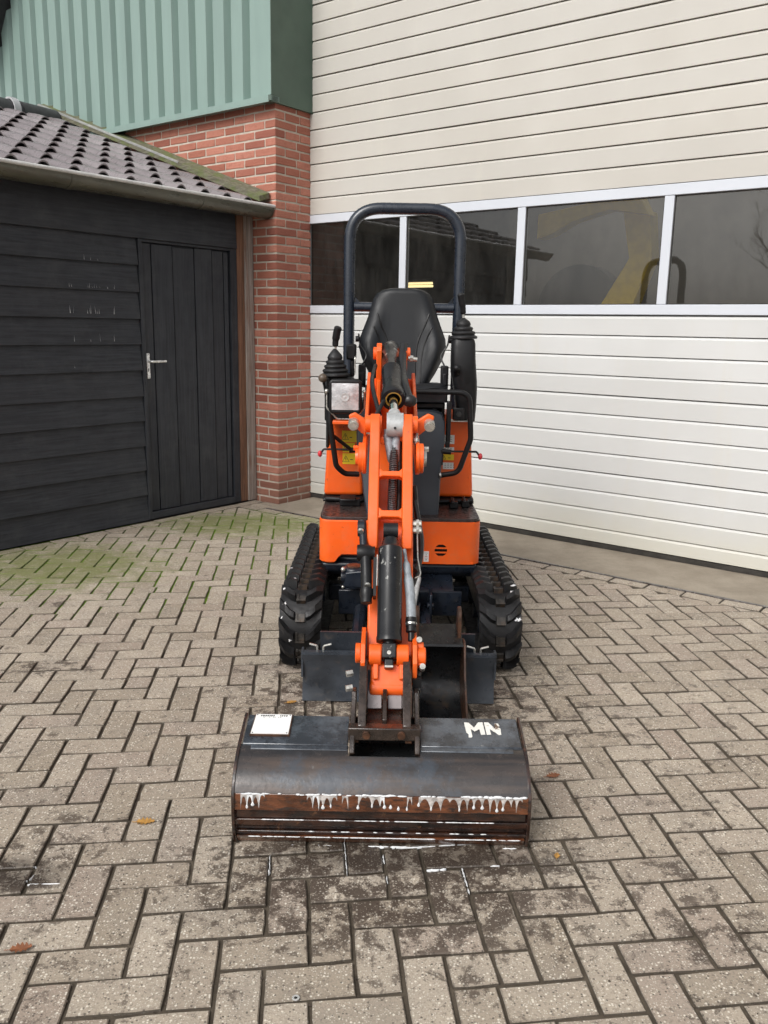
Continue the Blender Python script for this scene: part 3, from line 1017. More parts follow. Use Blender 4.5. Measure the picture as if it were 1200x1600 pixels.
# roof: curved interlocking tiles
def tile_mesh():
    b = B()
    nx = 22
    t = .0095
    top, bot = [], []
    for (y, h) in ((0, .040), (.12, .037), (.36, .015)):
        lt, lb = [], []
        for i in range(nx + 1):
            x = -.112 + .224 * i / nx
            q = max(0.0, 1 - abs(x) / .047)
            roll = h * math.sin(q * math.pi / 2) ** .62 if q > 0 else 0
            edge = .004 * max(0.0, (abs(x) - .085) / .027)
            z = roll + edge + .0125 * (1 - y / .36)
            lt.append((x, y, z + t)); lb.append((x, y, z))
        top.append(lt); bot.append(lb)
    vs = [p for l in top for p in l] + [p for l in bot for p in l]
    n = nx + 1
    o = 3 * n
    fs = []
    for j in range(2):
        for i in range(nx):
            a = j * n + i
            fs.append((a, a + 1, a + n + 1, a + n))
            fs.append((o + a, o + a + n, o + a + n + 1, o + a + 1))
    for i in range(nx):
        fs.append((i, o + i, o + i + 1, i + 1))
        fs.append((2 * n + i, 2 * n + i + 1, o + 2 * n + i + 1, o + 2 * n + i))
    for j in range(2):
        fs.append((j * n, (j + 1) * n, o + (j + 1) * n, o + j * n))
        fs.append((j * n + nx, o + j * n + nx, o + (j + 1) * n + nx, (j + 1) * n + nx))
    b.add(vs, fs)
    return b.mesh('roof_tile', 'tile', smooth=50)
b = B(); b.prism([(-.14, 2.30), (-.14, up(-.14) - .045), (-2.72, up(-2.72) - .04), (-5.35, 2.36), (-5.35, 2.30), (-2.72, 3.20)], 'y', VL - .1, -.012)
roof = b.emit('roof', 'ridge', shed, SH, smooth=0)
tm = tile_mesh()
sl = math.atan(.35)
rr = random.Random(11)
for c in range(9):
    for j in range(0, 18):
        uc = -.10 - .29 * c
        vc = -.035 - .21 * j
        if j == 0:
            continue
        uc += .035
        o = link('roof_tile', tm, roof)
        # local x across (v), y up the slope (-u), z outwards
        X = Vector((0, 1, 0)); Y = Vector((-math.cos(sl), 0, math.sin(sl))); Z = X.cross(Y)
        mt = Matrix((X, Y, Z)).transposed().to_4x4()
        mt.translation = Vector((uc, vc + rr.uniform(-.004, .004), up(uc) - .034 + rr.uniform(-.002, .003))) - SH
        o.matrix_local = mt @ Matrix.Rotation(rr.uniform(-.012, .012), 4, 'Z') @ Matrix.Rotation(rr.uniform(-.012, .012), 4, 'Y')
for j in range(11):
    v1 = -.14 - .335 * j
    b = B()
    rings = []
    for vv, r_ in ((v1, .098), (v1 - .05, .100), (v1 - .36, .108)):
        ring = [Vector((-2.72 + r_ * math.cos(a), vv, 3.272 + r_ * math.sin(a))) for a in [math.pi * (k / 10) * 1.2 - .3 for k in range(11)]]
        ring += [Vector((-2.72 + (r_ - .014) * math.cos(a), vv, 3.272 + (r_ - .014) * math.sin(a))) for a in [math.pi * (k / 10) * 1.2 - .3 for k in range(10, -1, -1)]]
        rings.append(ring)
    b.rings(rings)
    b.emit('ridge_tile', 'ridge', roof, SH)
b = B()
b.rings([[Vector((-2.72 + r_ * math.cos(a), vv, 3.272 + r_ * math.sin(a))) for a in [math.pi * (k / 12) * 1.25 - .35 for k in range(13)]] for vv, r_ in ((-.60, .108), (-.60, .124), (-.54, .124), (-.54, .104))], cap=False)
b.emit('ridge_collar', 'pale_cement', roof, SH)
# verge board against the hall
b = B()
ring = []
for uu in (-.055, -3.02):
    z = up(uu)
    ring.append([Vector((uu, -.125, z + .050)), Vector((uu, -.012, z + .086)), Vector((uu, -.012, z + .040)), Vector((uu, -.125, z + .006))])
b.rings(ring)
vb = b.emit('verge_board', 'verge', roof, SH, bevel=.004, smooth=0)
b = B()
ring = []
for uu in (-1.0, -3.02):
    z = up(uu)
    ring.append([Vector((uu, -.1285, z + .042)), Vector((uu, -.1285, z + .054)), Vector((uu, -.112, z + .0605)), Vector((uu, -.112, z + .057)), Vector((uu, -.1260, z + .052)), Vector((uu, -.1260, z + .042))])
b.rings(ring)
b.emit('verge_trim', 'zinc_pale', roof, SH, smooth=0)
for k in range(5, 9):
    uu = -.40 - .29 * k
    z = up(uu) + .086
    b = B(); b.prism([(uu, z - .03), (uu, z + .004), (uu - .29, z + .100), (uu - .29, z + .07)], 'y', -.028, -.008)
    b.emit('verge_tile', 'ridge', roof, SH, smooth=0)
# gutter
GU, GZ, GR = -.092, 2.345, .078
b = B()
rings = []
for vv in (VL - .15, -.012):
    out = [Vector((GU + GR * math.cos(a), vv, GZ + GR * math.sin(a))) for a in [-math.pi * k / 14 for k in range(15)]]
    inn = [Vector((GU + (GR - .004) * math.cos(a), vv, GZ + (GR - .004) * math.sin(a))) for a in [-math.pi * k / 14 for k in range(14, -1, -1)]]
    rings.append(out + inn)
b.rings(rings)
gut = b.emit('gutter', 'zinc', shed, SH, smooth=50)
b = B(); b.tube([(GU + GR, VL - .15, GZ + .012), (GU + GR, -.002, GZ + .012)], .0125, 12)
b.emit('gutter_lip', 'lip_highlight', gut, SH)
b = B(); b.rings([[Vector((GU, vv, GZ))] + [Vector((GU + (GR + .003) * math.cos(a), vv, GZ + (GR + .003) * math.sin(a))) for a in [-math.pi * k / 14 for k in range(15)]] for vv in (-.016, -.008)])
b.emit('gutter_end', 'zinc', gut, SH)
for vj_ in (-1.742, -.686, -2.80):
    b = B()
    b.rings([[Vector((GU + r_ * math.cos(a), vv, GZ + r_ * math.sin(a))) for a in [-math.pi * k / 14 for k in range(15)]] for vv, r_ in ((vj_ - .02, GR), (vj_ - .018, GR + .004), (vj_ + .018, GR + .004), (vj_ + .02, GR))], cap=False)
    b.emit('gutter_joint', 'zinc', gut, SH)
b = B(); b.box(-.26, -.145, VL, -.02, 2.29, 2.335)
b.emit('eave_board', 'board', shed, SH, smooth=0)

# ------------------------------------------------------------------ the bare tree across the yard, mirrored in the door windows
tr_root = Vector((-14.2, -9.0, 0))
tree = thing('bare_tree', tr_root, 0, 'tall leafless tree across the yard, mirrored in the door windows', 'tree')
rr = random.Random(12)
tw = B()
def branch(b, p, d, L, r, lvl):
    n = 4
    pts, rad = [p], [r]
    for k in range(n):
        d = (d + Vector((rr.uniform(-.22, .22), rr.uniform(-.22, .22), rr.uniform(-.06, .16)))).normalized()
        p = p + d * (L / n)
        pts.append(p); rad.append(r * (1 - .55 * (k + 1) / n))
    b.tube(pts, rad, 6 if lvl < 2 else 4)
    if lvl >= 5:
        return
    kids = (6, 5, 4, 4, 3)[lvl]
    for k in range(kids):
        i = rr.randint(2, n) if lvl else rr.randint(2, n)
        ax = Vector((rr.uniform(-1, 1), rr.uniform(-1, 1), rr.uniform(-.1, .6))).normalized()
        branch(tw if lvl >= 1 else b, pts[i], (d * .75 + ax * .85).normalized(), L * rr.uniform(.52, .72), rad[i] * .62, lvl + 1)
tk = B()
branch(tk, Vector((0, 0, -.05)), Vector((0, 0, 1)), 4.6, .15, 0)
tk.emit('trunk', 'bark', tree)
tw.emit('crown', 'bark', tree, smooth=0)

# ------------------------------------------------------------------ the mini excavator
E = Vector((.075, 4.05, 0))
ex = thing('mini_excavator', E, 0, 'orange and black mini excavator with its wide bucket lowered in front', 'excavator')
CX = .077
def parts(b, name, mat, parent=None, bevel=0, seg=2, smooth=38):
    for q in b.each():
        o = part(q, name, mat, parent, bevel, seg, smooth)
    return o
def part(b, name, mat, parent=None, bevel=0, seg=2, smooth=38):
    return b.emit(name, mat, parent or ex, E, bevel, seg, smooth)

# --- tracks
TY0, TY1, TZ, TR = 3.545, 4.60, .187, .160
PER = 2 * (TY1 - TY0) + 2 * math.pi * TR
def track_at(s):
    """Point and outward normal on the belt's outer face; s from the bottom front, up round the front."""
    s %= PER
    a = math.pi * TR
    if s < a:
        t = s / TR
        n = Vector((0, -math.sin(t), -math.cos(t)))
        return Vector((0, TY0, TZ)) + n * TR, n
    s -= a
    if s < TY1 - TY0:
        return Vector((0, TY0 + s, TZ + TR)), Vector((0, 0, 1))
    s -= TY1 - TY0
    if s < a:
        t = s / TR
        n = Vector((0, math.sin(t), math.cos(t)))
        return Vector((0, TY1, TZ)) + n * TR, n
    s -= a
    return Vector((0, TY1 - s, TZ - TR)), Vector((0, 0, -1))
def lug_mesh(sgn):
    b = B()
    # a bent bar: runs from the centre slot outwards, swept back, tapering at the shoulder
    cs = [(.025, .000, .0145, .031), (.043, .008, .015, .034), (.063, .029, .0165, .031), (.089, .054, .020, .005)]
    rings = []
    for x, y, w, h in cs:
        hw = w
        rings.append([Vector((sgn * x, y - hw - .006, -.006)), Vector((sgn * x, y + hw + .006, -.006)), Vector((sgn * x, y + hw - .003, h)), Vector((sgn * x, y - hw + .003, h))][::sgn])
    b.rings(rings)
    return b.mesh('track_lug', 'rubber', smooth=30)
lugs = {1: lug_mesh(1), -1: lug_mesh(-1)}
b = B(); b.box(-.019, .019, -.019, .008, -.008, .009); b.box(-.019, .019, -.027, -.0195, -.008, .019); b.box(-.019, -.010, -.0185, .012, -.008, .014)
linkm = b.mesh('track_link', 'link', smooth=0)
NL = 38
for xc in (-.344, .498):
    b = B()
    rings = []
    for i in range(88):
        p, n = track_at(PER * i / 88)
        x0, x1 = xc - .088, xc + .088
        rings.append([Vector((x0, 0, 0)) + p, Vector((x1, 0, 0)) + p, Vector((x1, 0, 0)) + p - n * .024, Vector((x0, 0, 0)) + p - n * .024])
    b.rings(rings, closed=True)
    tr = part(b, 'track', 'rubber')
    for i in range(NL):
        p, n = track_at(PER * i / NL)
        t = Vector((1, 0, 0)).cross(n)          # tangent
        mt = Matrix((Vector((1, 0, 0)), n.cross(Vector((1, 0, 0))), n)).transposed().to_4x4()
        mt.translation = p + Vector((xc, 0, 0)) - E
        for s in (1, -1):
            o = link('track_lug', lugs[s], tr)
            o.matrix_local = mt
        o = link('track_link', linkm, tr)
        o.matrix_local = mt
    b = B()
    for yy, rr_ in ((TY0, .132), (TY1, .125)):
        b.lathe((xc - .05, yy, TZ), (1, 0, 0), [(0, .03), (0, rr_ * .8), (.012, rr_ * .8), (.03, rr_), (.07, rr_), (.088, rr_ * .8), (.1, rr_ * .8), (.1, .03)], 26)
    for k in range(3):
        b.lathe((xc - .045, TY0 + .30 + .22 * k, .075), (1, 0, 0), [(0, .02), (0, .04), (.09, .04), (.09, .02)], 16)
    parts(b, 'track_wheel', 'navy')
    b = B(); b.prism([(3.60, .12), (4.50, .12), (4.50, .23), (4.35, .27), (3.72, .27), (3.60, .22)], 'x', xc - .045, xc + .045)
    part(b, 'track_frame', 'navy', bevel=.008)

b = B()
rr = random.Random(77)
def fleck(c, n, r):
    t = n.orthogonal().normalized(); u_ = n.cross(t)
    k = 9
    ring = [c + (t * math.cos(2 * math.pi * i / k) * 1.5 + u_ * math.sin(2 * math.pi * i / k)) * r * rr.uniform(.4, 1.2) for i in range(k)]
    b.add([c + n * r * .25] + ring, [(0, i + 1, (i + 1) % k + 1) for i in range(k)])
for xc, side in ((-.344, -1), (.498, 1)):
    for q in range(7):
        s_ = math.pi * TR * rr.uniform(.42, 1.02) + (rr.uniform(0, .25) if q % 3 == 0 else 0)
        p, n = track_at(s_)
        fleck(p + n * .0265 + Vector((xc + side * rr.uniform(.03, .075), 0, 0)), n, rr.uniform(.003, .010))
tag(part(b, 'track_foam', 'foam', smooth=60), kind='stuff')

# --- undercarriage
b = B()
b.prism([(3.72, .16), (4.45, .16), (4.45, .34), (3.85, .34), (3.72, .28)], 'x', -.17, .325)
b.box(-.26, .415, 3.9, 3.98, .17, .25); b.box(-.26, .415, 4.28, 4.36, .17, .25)
b.lathe((CX, 4.12, .30), (0, 0, 1), [(0, .18), (0, .22), (.09, .22), (.09, .18)], 32)
part(b, 'undercarriage', 'navy', bevel=.008)
b = B(); b.box(-.20, .36, 3.700, 3.716, .17, .285)
for x in (.155, .215):
    b.box(x - .006, x + .006, 3.60, 3.71, .15, .30); b.cyl((x - .016, 3.63, .24), (x + .016, 3.63, .24), .014)
part(b, 'crossmember', 'navy', bevel=.004)
for x in (-.10, .19):
    b = B(); b.tube([(x, 3.68, .20), (x, 3.45, .19), (x, 3.22, .13)], .028, 8)
    part(b, 'blade_arm', 'navy')
b = B(); b.cyl((.135, 3.70, .30), (.115, 3.30, .18), .022); b.cyl((.16, 3.66, .36), (.13, 3.50, .26), .012)
part(b, 'blade_cylinder', 'grey_cast')

# --- dozer blade with its two bolt-on wings
b = B()
def curved(x0, x1, y, z0, z1, bow, t=.012, n=7):
    rings = []
    for x in (x0, x1):
        f = []
        for k in range(n + 1):
            q = k / n
            f.append(Vector((x, y + bow * math.sin(math.pi * q) - bow * .25 * q, z0 + (z1 - z0) * q)))
        f += [Vector((p.x, p.y + t, p.z)) for p in reversed(f)]
        rings.append(f)
    return rings
b.rings(curved(-.245, .37, 3.205, .012, .268, .03))
bl = part(b, 'dozer_blade', 'blade', smooth=50)
for x0, x1 in ((-.311, -.075), (.318, .447)):
    b = B(); b.rings(curved(x0, x1, 3.135, .003, .199, .024)); b.box(x0 + .002, x1 - .002, 3.137, 3.162, .1995, .206)
    xe = x0 if x0 < 0 else x1
    b.box(xe - .004, xe + .004, 3.14, 3.185, .10, .209)
    wing = part(b, 'blade_wing', 'blade', bl, smooth=50)
    xm = x0 + .07 if x0 < 0 else x0 + .06
    for dx in (-.012, .012):
        b = B(); b.tube(arc([(xm + dx, 3.165, .19), (xm + dx, 3.165, .222), (xm + dx * 3.6, 3.165, .230)], .01), .0045, 8)
        part(b, 'lock_pin', 'steel', bl)

# --- rotating frame, front cover, deck
def cover(x0, x1, z0, z1, rl, rr_, y=3.78, back=4.16, notch=None):
    """Front skin with rounded plan corners, swept as an upright strip; rl / rr_ round the outer ends backwards."""
    pts = []
    if rl:
        pts.append((x0, back))
        for k in range(9):
            a = math.pi + (math.pi / 2) * k / 8
            pts.append((x0 + rl + rl * math.cos(a), y + rl + rl * math.sin(a)))
    else:
        pts.append((x0, y))
    if rr_:
        for k in range(9):
            a = -math.pi / 2 + (math.pi / 2) * k / 8
            pts.append((x1 - rr_ + rr_ * math.cos(a), y + rr_ + rr_ * math.sin(a)))
        pts.append((x1, back))
    else:
        pts.append((x1, y))
    return pts
def skin(b, pts, zfun0, z1, t=.018, lip=.006):
    n = len(pts)
    P2 = [Vector(p) for p in pts]
    nrm = []
    for i in range(n):
        d = (P2[min(i + 1, n - 1)] - P2[max(i - 1, 0)]).normalized()
        nrm.append(Vector((d.y, -d.x)))
    rings = []
    for i in range(n):
        o, q = P2[i], P2[i] - nrm[i] * t
        o2 = P2[i] - nrm[i] * lip
        z0 = zfun0(o.x)
        rings.append([Vector((o2.x, o2.y, z0)), Vector((o.x, o.y, z0 + lip)), Vector((o.x, o.y, z1 - lip)), Vector((o2.x, o2.y, z1)), Vector((q.x, q.y, z1)), Vector((q.x, q.y, z0))])
    b.rings(rings)
b = B()
pts = cover(-.297, -.052, .388, .590, .055, 0)
pts = pts[:-1] + [(-.225, 3.78), (-.217, 3.78), (-.212, 3.78), (-.205, 3.78), (-.19, 3.78), (-.052, 3.78)]
def zf(x):
    q = min(1, max(0, (x + .222) / .035))
    return .388 + .038 * math.sin(q * math.pi / 2)
skin(b, pts, zf, .590)
part(b, 'front_cover', 'orange')
# right half, with the three slots of its round vent really cut out
VX, VZ, VRAD = .2635, .4575, .0285
def vent_chord(z):
    for zc_, h in ((VZ + .0205, .0062), (VZ, .0062), (VZ - .0205, .0062)):
        if abs(z - zc_) < h:
            dz = abs(z - VZ)
            return math.sqrt(max(0, VRAD ** 2 - dz ** 2))
    return 0
b = B()
xs_l, xs_r = .163, .444
zl = [.392, .398]
for zc_, h in ((VZ - .0205, .0062), (VZ, .0062), (VZ + .0205, .0062)):
    zl += [zc_ - h, zc_ - h + .0001] + [zc_ - h + 2 * h * k / 6 for k in range(1, 6)] + [zc_ + h - .0001, zc_ + h]
zl += [.584, .590]
arcpts = cover(xs_l, xs_r, 0, 0, 0, .055)[1:]
vs, fs = [], []
def strip(x0, x1, za, zb, x0b=None, x1b=None):
    i = len(vs)
    vs.extend([(x0, 3.78, za), (x1, 3.78, za), (x1b if x1b is not None else x1, 3.78, zb), (x0b if x0b is not None else x0, 3.78, zb)])
    fs.append((i, i + 1, i + 2, i + 3))
xe = arcpts[0][0]
for za, zb in zip(zl, zl[1:]):
    ca, cb = vent_chord(za + 1e-5), vent_chord(zb - 1e-5)
    if ca > 0 and cb > 0:
        strip(xs_l, VX - ca, za, zb, xs_l, VX - cb)
        strip(VX + ca, xe, za, zb, VX + cb, xe)
    else:
        strip(xs_l, xe, za, zb)
b.add(vs, fs)
for (p, q) in zip(arcpts, arcpts[1:]):
    b.add([(p[0], p[1], .392), (q[0], q[1], .392), (q[0], q[1], .590), (p[0], p[1], .590)], [(0, 1, 2, 3)])
b.box(xs_l, xs_l + .012, 3.7805, 3.81, .392, .590); b.box(xs_l, xs_r - .03, 3.7803, 3.80, .580, .5895); b.box(xs_l, xs_r - .03, 3.7803, 3.80, .3925, .40)
fc = part(b, 'front_cover', 'orange', smooth=25)
b = B(); b.box(.20, .34, 3.80, 3.81, .42, .50)
part(b, 'vent_back', 'black', fc, smooth=0)
# little white notice on the cover
b = B(); b.box(.185, .209, 3.7785, 3.7798, .402, .452)
st = part(b, 'white_notice', 'white_sticker', fc, smooth=0)
b = B(); b.box(.191, .203, 3.7778, 3.7784, .4265, .4285)
part(b, 'red_line', 'red_ink', st, smooth=0) if False else part(b, 'red_line', 'red_ink', fc, smooth=0)
b = B(); b.box(.195, .199, 3.7778, 3.7784, .4335, .4365); b.box(.1945, .1995, 3.7778, 3.7784, .410, .4135)
for k in range(5):
    b.box(.190 + .003 * k, .192 + .003 * k, 3.7778, 3.7784, .4425 + .001 * (k % 2), .4445); b.box(.190 + .003 * k, .192 + .003 * k, 3.7778, 3.7784, .4185, .4195 + .001 * (k % 2))
part(b, 'notice_print', 'ink', fc, smooth=0)
# belly
b = B(); b.prism([(3.800, .382), (3.806, .345), (3.84, .318), (4.9, .33), (4.9, .42), (3.83, .585), (3.83, .39)], 'x', -.285, .432)
part(b, 'turntable_frame', 'navy', bevel=.012, seg=3)
b = B()
dp = cover(-.293, .440, 0, 0, .055, .055, 3.787, 4.2)
b.prism(dp, 'z', .588, .604)
dk = part(b, 'deck', 'deck', bevel=.002)
b = B()
rr = random.Random(3)
for iy in range(9):
    for ix in range(20):
        x, y = -.27 + .0365 * ix, 3.825 + .04 * iy
        if -.09 < x < .255:
            continue
        a = R(45 if (ix + iy) % 2 else -45)
        b.box(x - .012, x + .012, y - .0028, y + .0028, .6035, .6055, Matrix.Rotation(a, 3, 'Z'))
tag(part(b, 'tread_pattern', 'deck', dk, smooth=0), kind='stuff')
# pedals
for (x0, x1, y) in ((-.215, -.115, 4.02), (.315, .355, 4.0), (.375, .41, 4.03)):
    b = B(); b.box(x0, x1, y, y + .05, .607, .640); b.box(x0 + .003, x1 - .02, y - .03, y + .03, .641, .652, Matrix.Rotation(R(14), 3, 'X'))
    part(b, 'foot_pedal', 'black', bevel=.004)

# --- slate coloured pedestal between driver's feet
out = [(-.082, .597), (-.100, .70), (-.106, .76), (-.128, .86), (-.134, .95), (-.134, 1.03), (-.118, 1.066), (-.085, 1.078), (.225, 1.078), (.262, 1.066), (.277, 1.03), (.277, .93), (.262, .80), (.255, .597)]
b = B()
rings = []
for ins, y0 in ((.022, 0), (.006, .006), (0, .022), (0, .33)):
    ring = []
    for x, z in out:
        q = (z - .6) / .48
        yf = 3.865 + .085 * q
        cx = x + (ins if x < CX else -ins)
        zz = z - ins if z > 1.0 else z
        ring.append(Vector((cx, yf + y0, zz)))
    rings.append(ring)
b.rings(rings)
ped = part(b, 'pedestal_cover', 'pedestal', smooth=45)
b = B(); b.ball((.150, 3.875, .606), .007)
part(b, 'cover_bolt', 'steel', ped)

# --- rear body
b = B()
bp = [(-.293, 4.20), (.430, 4.20), (.430, 4.75), (.36, 4.92), (-.22, 4.92), (-.293, 4.75)]
b.prism(bp, 'z', .625, .985)
part(b, 'engine_hood', 'orange', bevel=.03, seg=4)
for (xa, xb, ztop) in ((-.298, -.105, 1.030), (.250, .436, 1.045)):
    outer_left = xa < 0
    ring0 = [(xa, .632), (xb, .632), (xb, ztop), (xa, ztop)]
    b = B()
    pf = []
    rad = .055
    # outline with a large rounded top outer corner and a slight taper
    if outer_left:
        pf = [(xa - .002, .634), (xb, .634), (xb, ztop)] + [(xa + .018 + rad - rad * math.sin(a), ztop - rad + rad * math.cos(a)) for a in [math.pi / 2 * k / 6 for k in range(7)]]
    else:
        pf = [(xa, .634), (xb + .002, .634)] + [(xb - .018 - rad + rad * math.cos(a), ztop - rad + rad * math.sin(a)) for a in [math.pi / 2 * k / 6 for k in range(7)]] + [(xa, ztop)]
    b.prism(pf, 'y', 4.145, 4.42)
    cv = part(b, 'side_cover', 'orange', bevel=.018, seg=4)
    # stickers
    if outer_left:
        spec = [('yellow_sticker', -.212, -.137, .900, .956), ('yellow_sticker', -.208, -.150, .850, .896), ('yellow_sticker', -.208, -.141, .792, .845)]
    else:
        spec = [('white_sticker', .268, .338, .900, .944), ('white_sticker', .268, .338, .858, .884), ('yellow_sticker', .272, .338, .820, .848), ('white_sticker', .285, .338, .775, .808)]
    for mt_, a, c, z0, z1 in spec:
        b = B(); b.box(a, c, 4.1435, 4.1448, z0, z1)
        part(b, 'warning_sticker' if 'yellow' in mt_ else 'white_notice', mt_, cv, smooth=0)
        b = B()
        if 'yellow' in mt_:
            h = min(.030, (z1 - z0) * .72); xm = a + .016; zb = z0 + (z1 - z0 - h) * .5
            tri = [Vector((xm - h * .55, 0, zb)), Vector((xm + h * .55, 0, zb)), Vector((xm, 0, zb + h))]
            for k in range(3):
                b.tube([p + Vector((0, 4.1432, 0)) for p in (tri[k], tri[(k + 1) % 3])], .0011, 4)
            b.box(xm - .0012, xm + .0012, 4.1428, 4.1434, zb + h * .3, zb + h * .7); b.box(xm - .0012, xm + .0012, 4.1428, 4.1434, zb + h * .12, zb + h * .22)
            b.box(xm + .022, xm + .034, 4.1428, 4.1434, zb + h * .3, zb + h * .42)
        else:
            for k in range(3):
                zz = z0 + (z1 - z0) * (.25 + .25 * k)
                for q in range(4):
                    b.box(a + .008 + .014 * q, a + .017 + .014 * q, 4.1428, 4.1434, zz, zz + .0018)
        part(b, 'sticker_print', 'ink', cv, smooth=0)
b = B()
b.prism([(4.125, .606), (4.125, .618), (4.14, .630), (4.3, .632), (4.3, .606)], 'x', -.302, -.10); b.prism([(4.125, .606), (4.125, .618), (4.14, .630), (4.3, .632), (4.3, .606)], 'x', .262, .442)
b.tube([(-.29, 4.12, .622), (-.11, 4.115, .617)], .012, 8); b.tube([(.26, 4.115, .617), (.435, 4.12, .624)], .012, 8)
parts(b, 'rubber_skirt', 'black', bevel=.003)

# --- seat
tab = [(1.13, .120), (1.18, .134), (1.23, .165), (1.30, .200), (1.355, .217), (1.40, .212), (1.45, .193), (1.50, .174), (1.55, .160), (1.59, .148), (1.615, .132), (1.632, .105), (1.643, .06)]
b = B()
rings = []
for z, w in tab:
    ring = []
    yc = 4.255 + .14 * (z - 1.13)
    bol = .055 * max(0, 1 - abs(z - 1.33) / .24)
    endr = .5 if z > 1.6 else 1
    K = 14
    for k in range(K + 1):
        q = -1 + 2 * k / K
        f = -bol * math.exp(-((abs(q) - .78) / .20) ** 2) + .028 * abs(q) ** 6 + (.02 if z > 1.635 else 0)
        ring.append(Vector((CX + w * q, yc + f, z)))
    for k in range(K + 1):
        q = 1 - 2 * k / K
        ring.append(Vector((CX + w * q * .96, yc + .10 * endr - .03 * abs(q) ** 3 + .03, z - (.01 if z > 1.6 else 0))))
    rings.append(ring)
b.rings(rings)
seat = part(b, 'seat_back', 'vinyl', smooth=70)
def seat_front(x, z):
    w = 0
    for (z0, w0), (z1, w1) in zip(tab, tab[1:]):
        if z0 <= z <= z1:
            w = w0 + (w1 - w0) * (z - z0) / (z1 - z0)
    q = (x - CX) / w
    bol = .055 * max(0, 1 - abs(z - 1.33) / .24)
    return 4.255 + .14 * (z - 1.13) - bol * math.exp(-((abs(q) - .78) / .20) ** 2) + .028 * abs(q) ** 6
for s in (-1, 1):
    for line in (((.128, 1.520), (.105, 1.455), (.080, 1.40), (.068, 1.34), (.064, 1.25), (.064, 1.16)), ((.142, 1.455), (.118, 1.40), (.100, 1.34), (.092, 1.26), (.090, 1.17))):
        b = B()
        pts = spline([(CX + s * x, 0, z) for x, z in line], 6)
        b.tube([(p.x, seat_front(p.x, p.z) - .0005, p.z) for p in pts], .0042, 6)
        part(b, 'seat_seam', 'black', seat)
b = B()
rings = []
for y, zt, hw in ((3.985, 1.150, .165), (3.975, 1.172, .178), (4.0, 1.192, .190), (4.12, 1.186, .198), (4.28, 1.180, .19)):
    ring = []
    for k in range(13):
        q = -1 + 2 * k / 12
        ring.append(Vector((CX + .02 + hw * q, y, zt + .022 * abs(q) ** 2 - .03 * abs(q) ** 8)))
    for k in range(13):
        q = 1 - 2 * k / 12
        ring.append(Vector((CX + .02 + hw * q, y, 1.115)))
    rings.append(ring)
b.rings(rings)
part(b, 'seat_cushion', 'vinyl', smooth=60)
b = B(); b.box(-.10, .275, 4.0, 4.34, 1.085, 1.112); b.box(-.06, .22, 4.02, 4.30, 1.02, 1.084); b.box(.11, .20, 4.0, 4.03, 1.098, 1.112)
b.box(-.12, -.10, 4.05, 4.3, .98, 1.11); b.box(.26, .28, 4.05, 4.3, .98, 1.11)
part(b, 'seat_frame', 'black', bevel=.006)
for s, x0 in ((-1, -.118), (1, .282)):
    b = B(); b.box(x0 - .018, x0 + .018, 4.16, 4.22, 1.165, 1.275)
    b.box(x0 - .012, x0 + .012, 4.14, 4.165, 1.18, 1.24)
    bk = part(b, 'seat_belt_buckle', 'black', bevel=.006)
    b = B(); b.tube(spline([(x0, 4.19, 1.27), (x0 - s * .018, 4.21, 1.32), (x0 + s * .012, 4.22, 1.37), (x0 + s * .020, 4.22, 1.42)], 5), .0042, 6)
    b.cyl((x0 + s * .02, 4.215, 1.395), (x0 + s * .035, 4.215, 1.395), .014)
    part(b, 'belt_cable', 'black', bk)

# --- roll bar
b = B()
path = arc([(-.196, 4.46, .95), (-.196, 4.46, 2.030), (.361, 4.46, 2.030), (.361, 4.46, .95)], .165, 12)
b.tube(path, .0285, 18)
rb = part(b, 'roll_bar', 'rollbar')
b = B(); b.cyl((-.17, 4.46, 1.552), (.336, 4.46, 1.552), .0245)
part(b, 'cross_bar', 'rollbar', rb)
for s, x in ((-1, -.165), (1, .33)):
    b = B(); b.prism([(x, 1.575), (x - s * .025, 1.575), (x, 1.60)] if s > 0 else [(x, 1.575), (x + .025, 1.575), (x, 1.60)], 'y', 4.455, 4.465)
    part(b, 'gusset', 'navy', rb, smooth=0)

# --- control consoles
def bellows(b, base, apex, r0, r1, n):
    base, apex = Vector(base), Vector(apex)
    ax = apex - base
    L = ax.length
    prof = [(0, r0 * .7), (0, r0), (.006, r0 * 1.04), (.012, r0)]
    for k in range(n):
        t = (k + .5) / n
        r = r0 + (r1 - r0) * t
        prof += [(.014 + (L * .62) * (k + .15) / n, r * .90), (.014 + (L * .62) * (k + .62) / n, r * .985), (.014 + (L * .62) * (k + .9) / n, r * .93)]
    prof += [(.014 + L * .62 + .006, r1 * .95), (L * .98, r1 * .28), (L, r1 * .15)]
    b.lathe(base, ax, prof, 24)
b = B()
rings = []
for z, hw, hy, xc, yc in ((1.02, .045, .06, .385, 4.13), (1.10, .050, .07, .383, 4.12), (1.19, .056, .075, .376, 4.11), (1.25, .060, .075, .366, 4.105), (1.30, .058, .07, .362, 4.10), (1.385, .056, .06, .360, 4.10), (1.405, .05, .052, .360, 4.10)):
    rings.append([Vector((xc + hw * math.copysign(abs(math.cos(a)) ** .5, math.cos(a)), yc + hy * math.copysign(abs(math.sin(a)) ** .5, math.sin(a)), z)) for a in [2 * math.pi * k / 24 for k in range(24)]])
b.rings(rings)
con = part(b, 'lever_console', 'black', smooth=60)
b = B(); b.tube([(.335, 4.06, 1.232), (.325, 4.03, 1.262), (.327, 4.015, 1.270)], [.02, .016, .0155], 12); b.ball((.327, 4.010, 1.272), .0165)
part(b, 'throttle_knob', 'black', con)
b = B(); bellows(b, (.360, 4.10, 1.405), (.357, 4.10, 1.503), .064, .030, 3)
part(b, 'lever_boot', 'rubber', con, smooth=50)
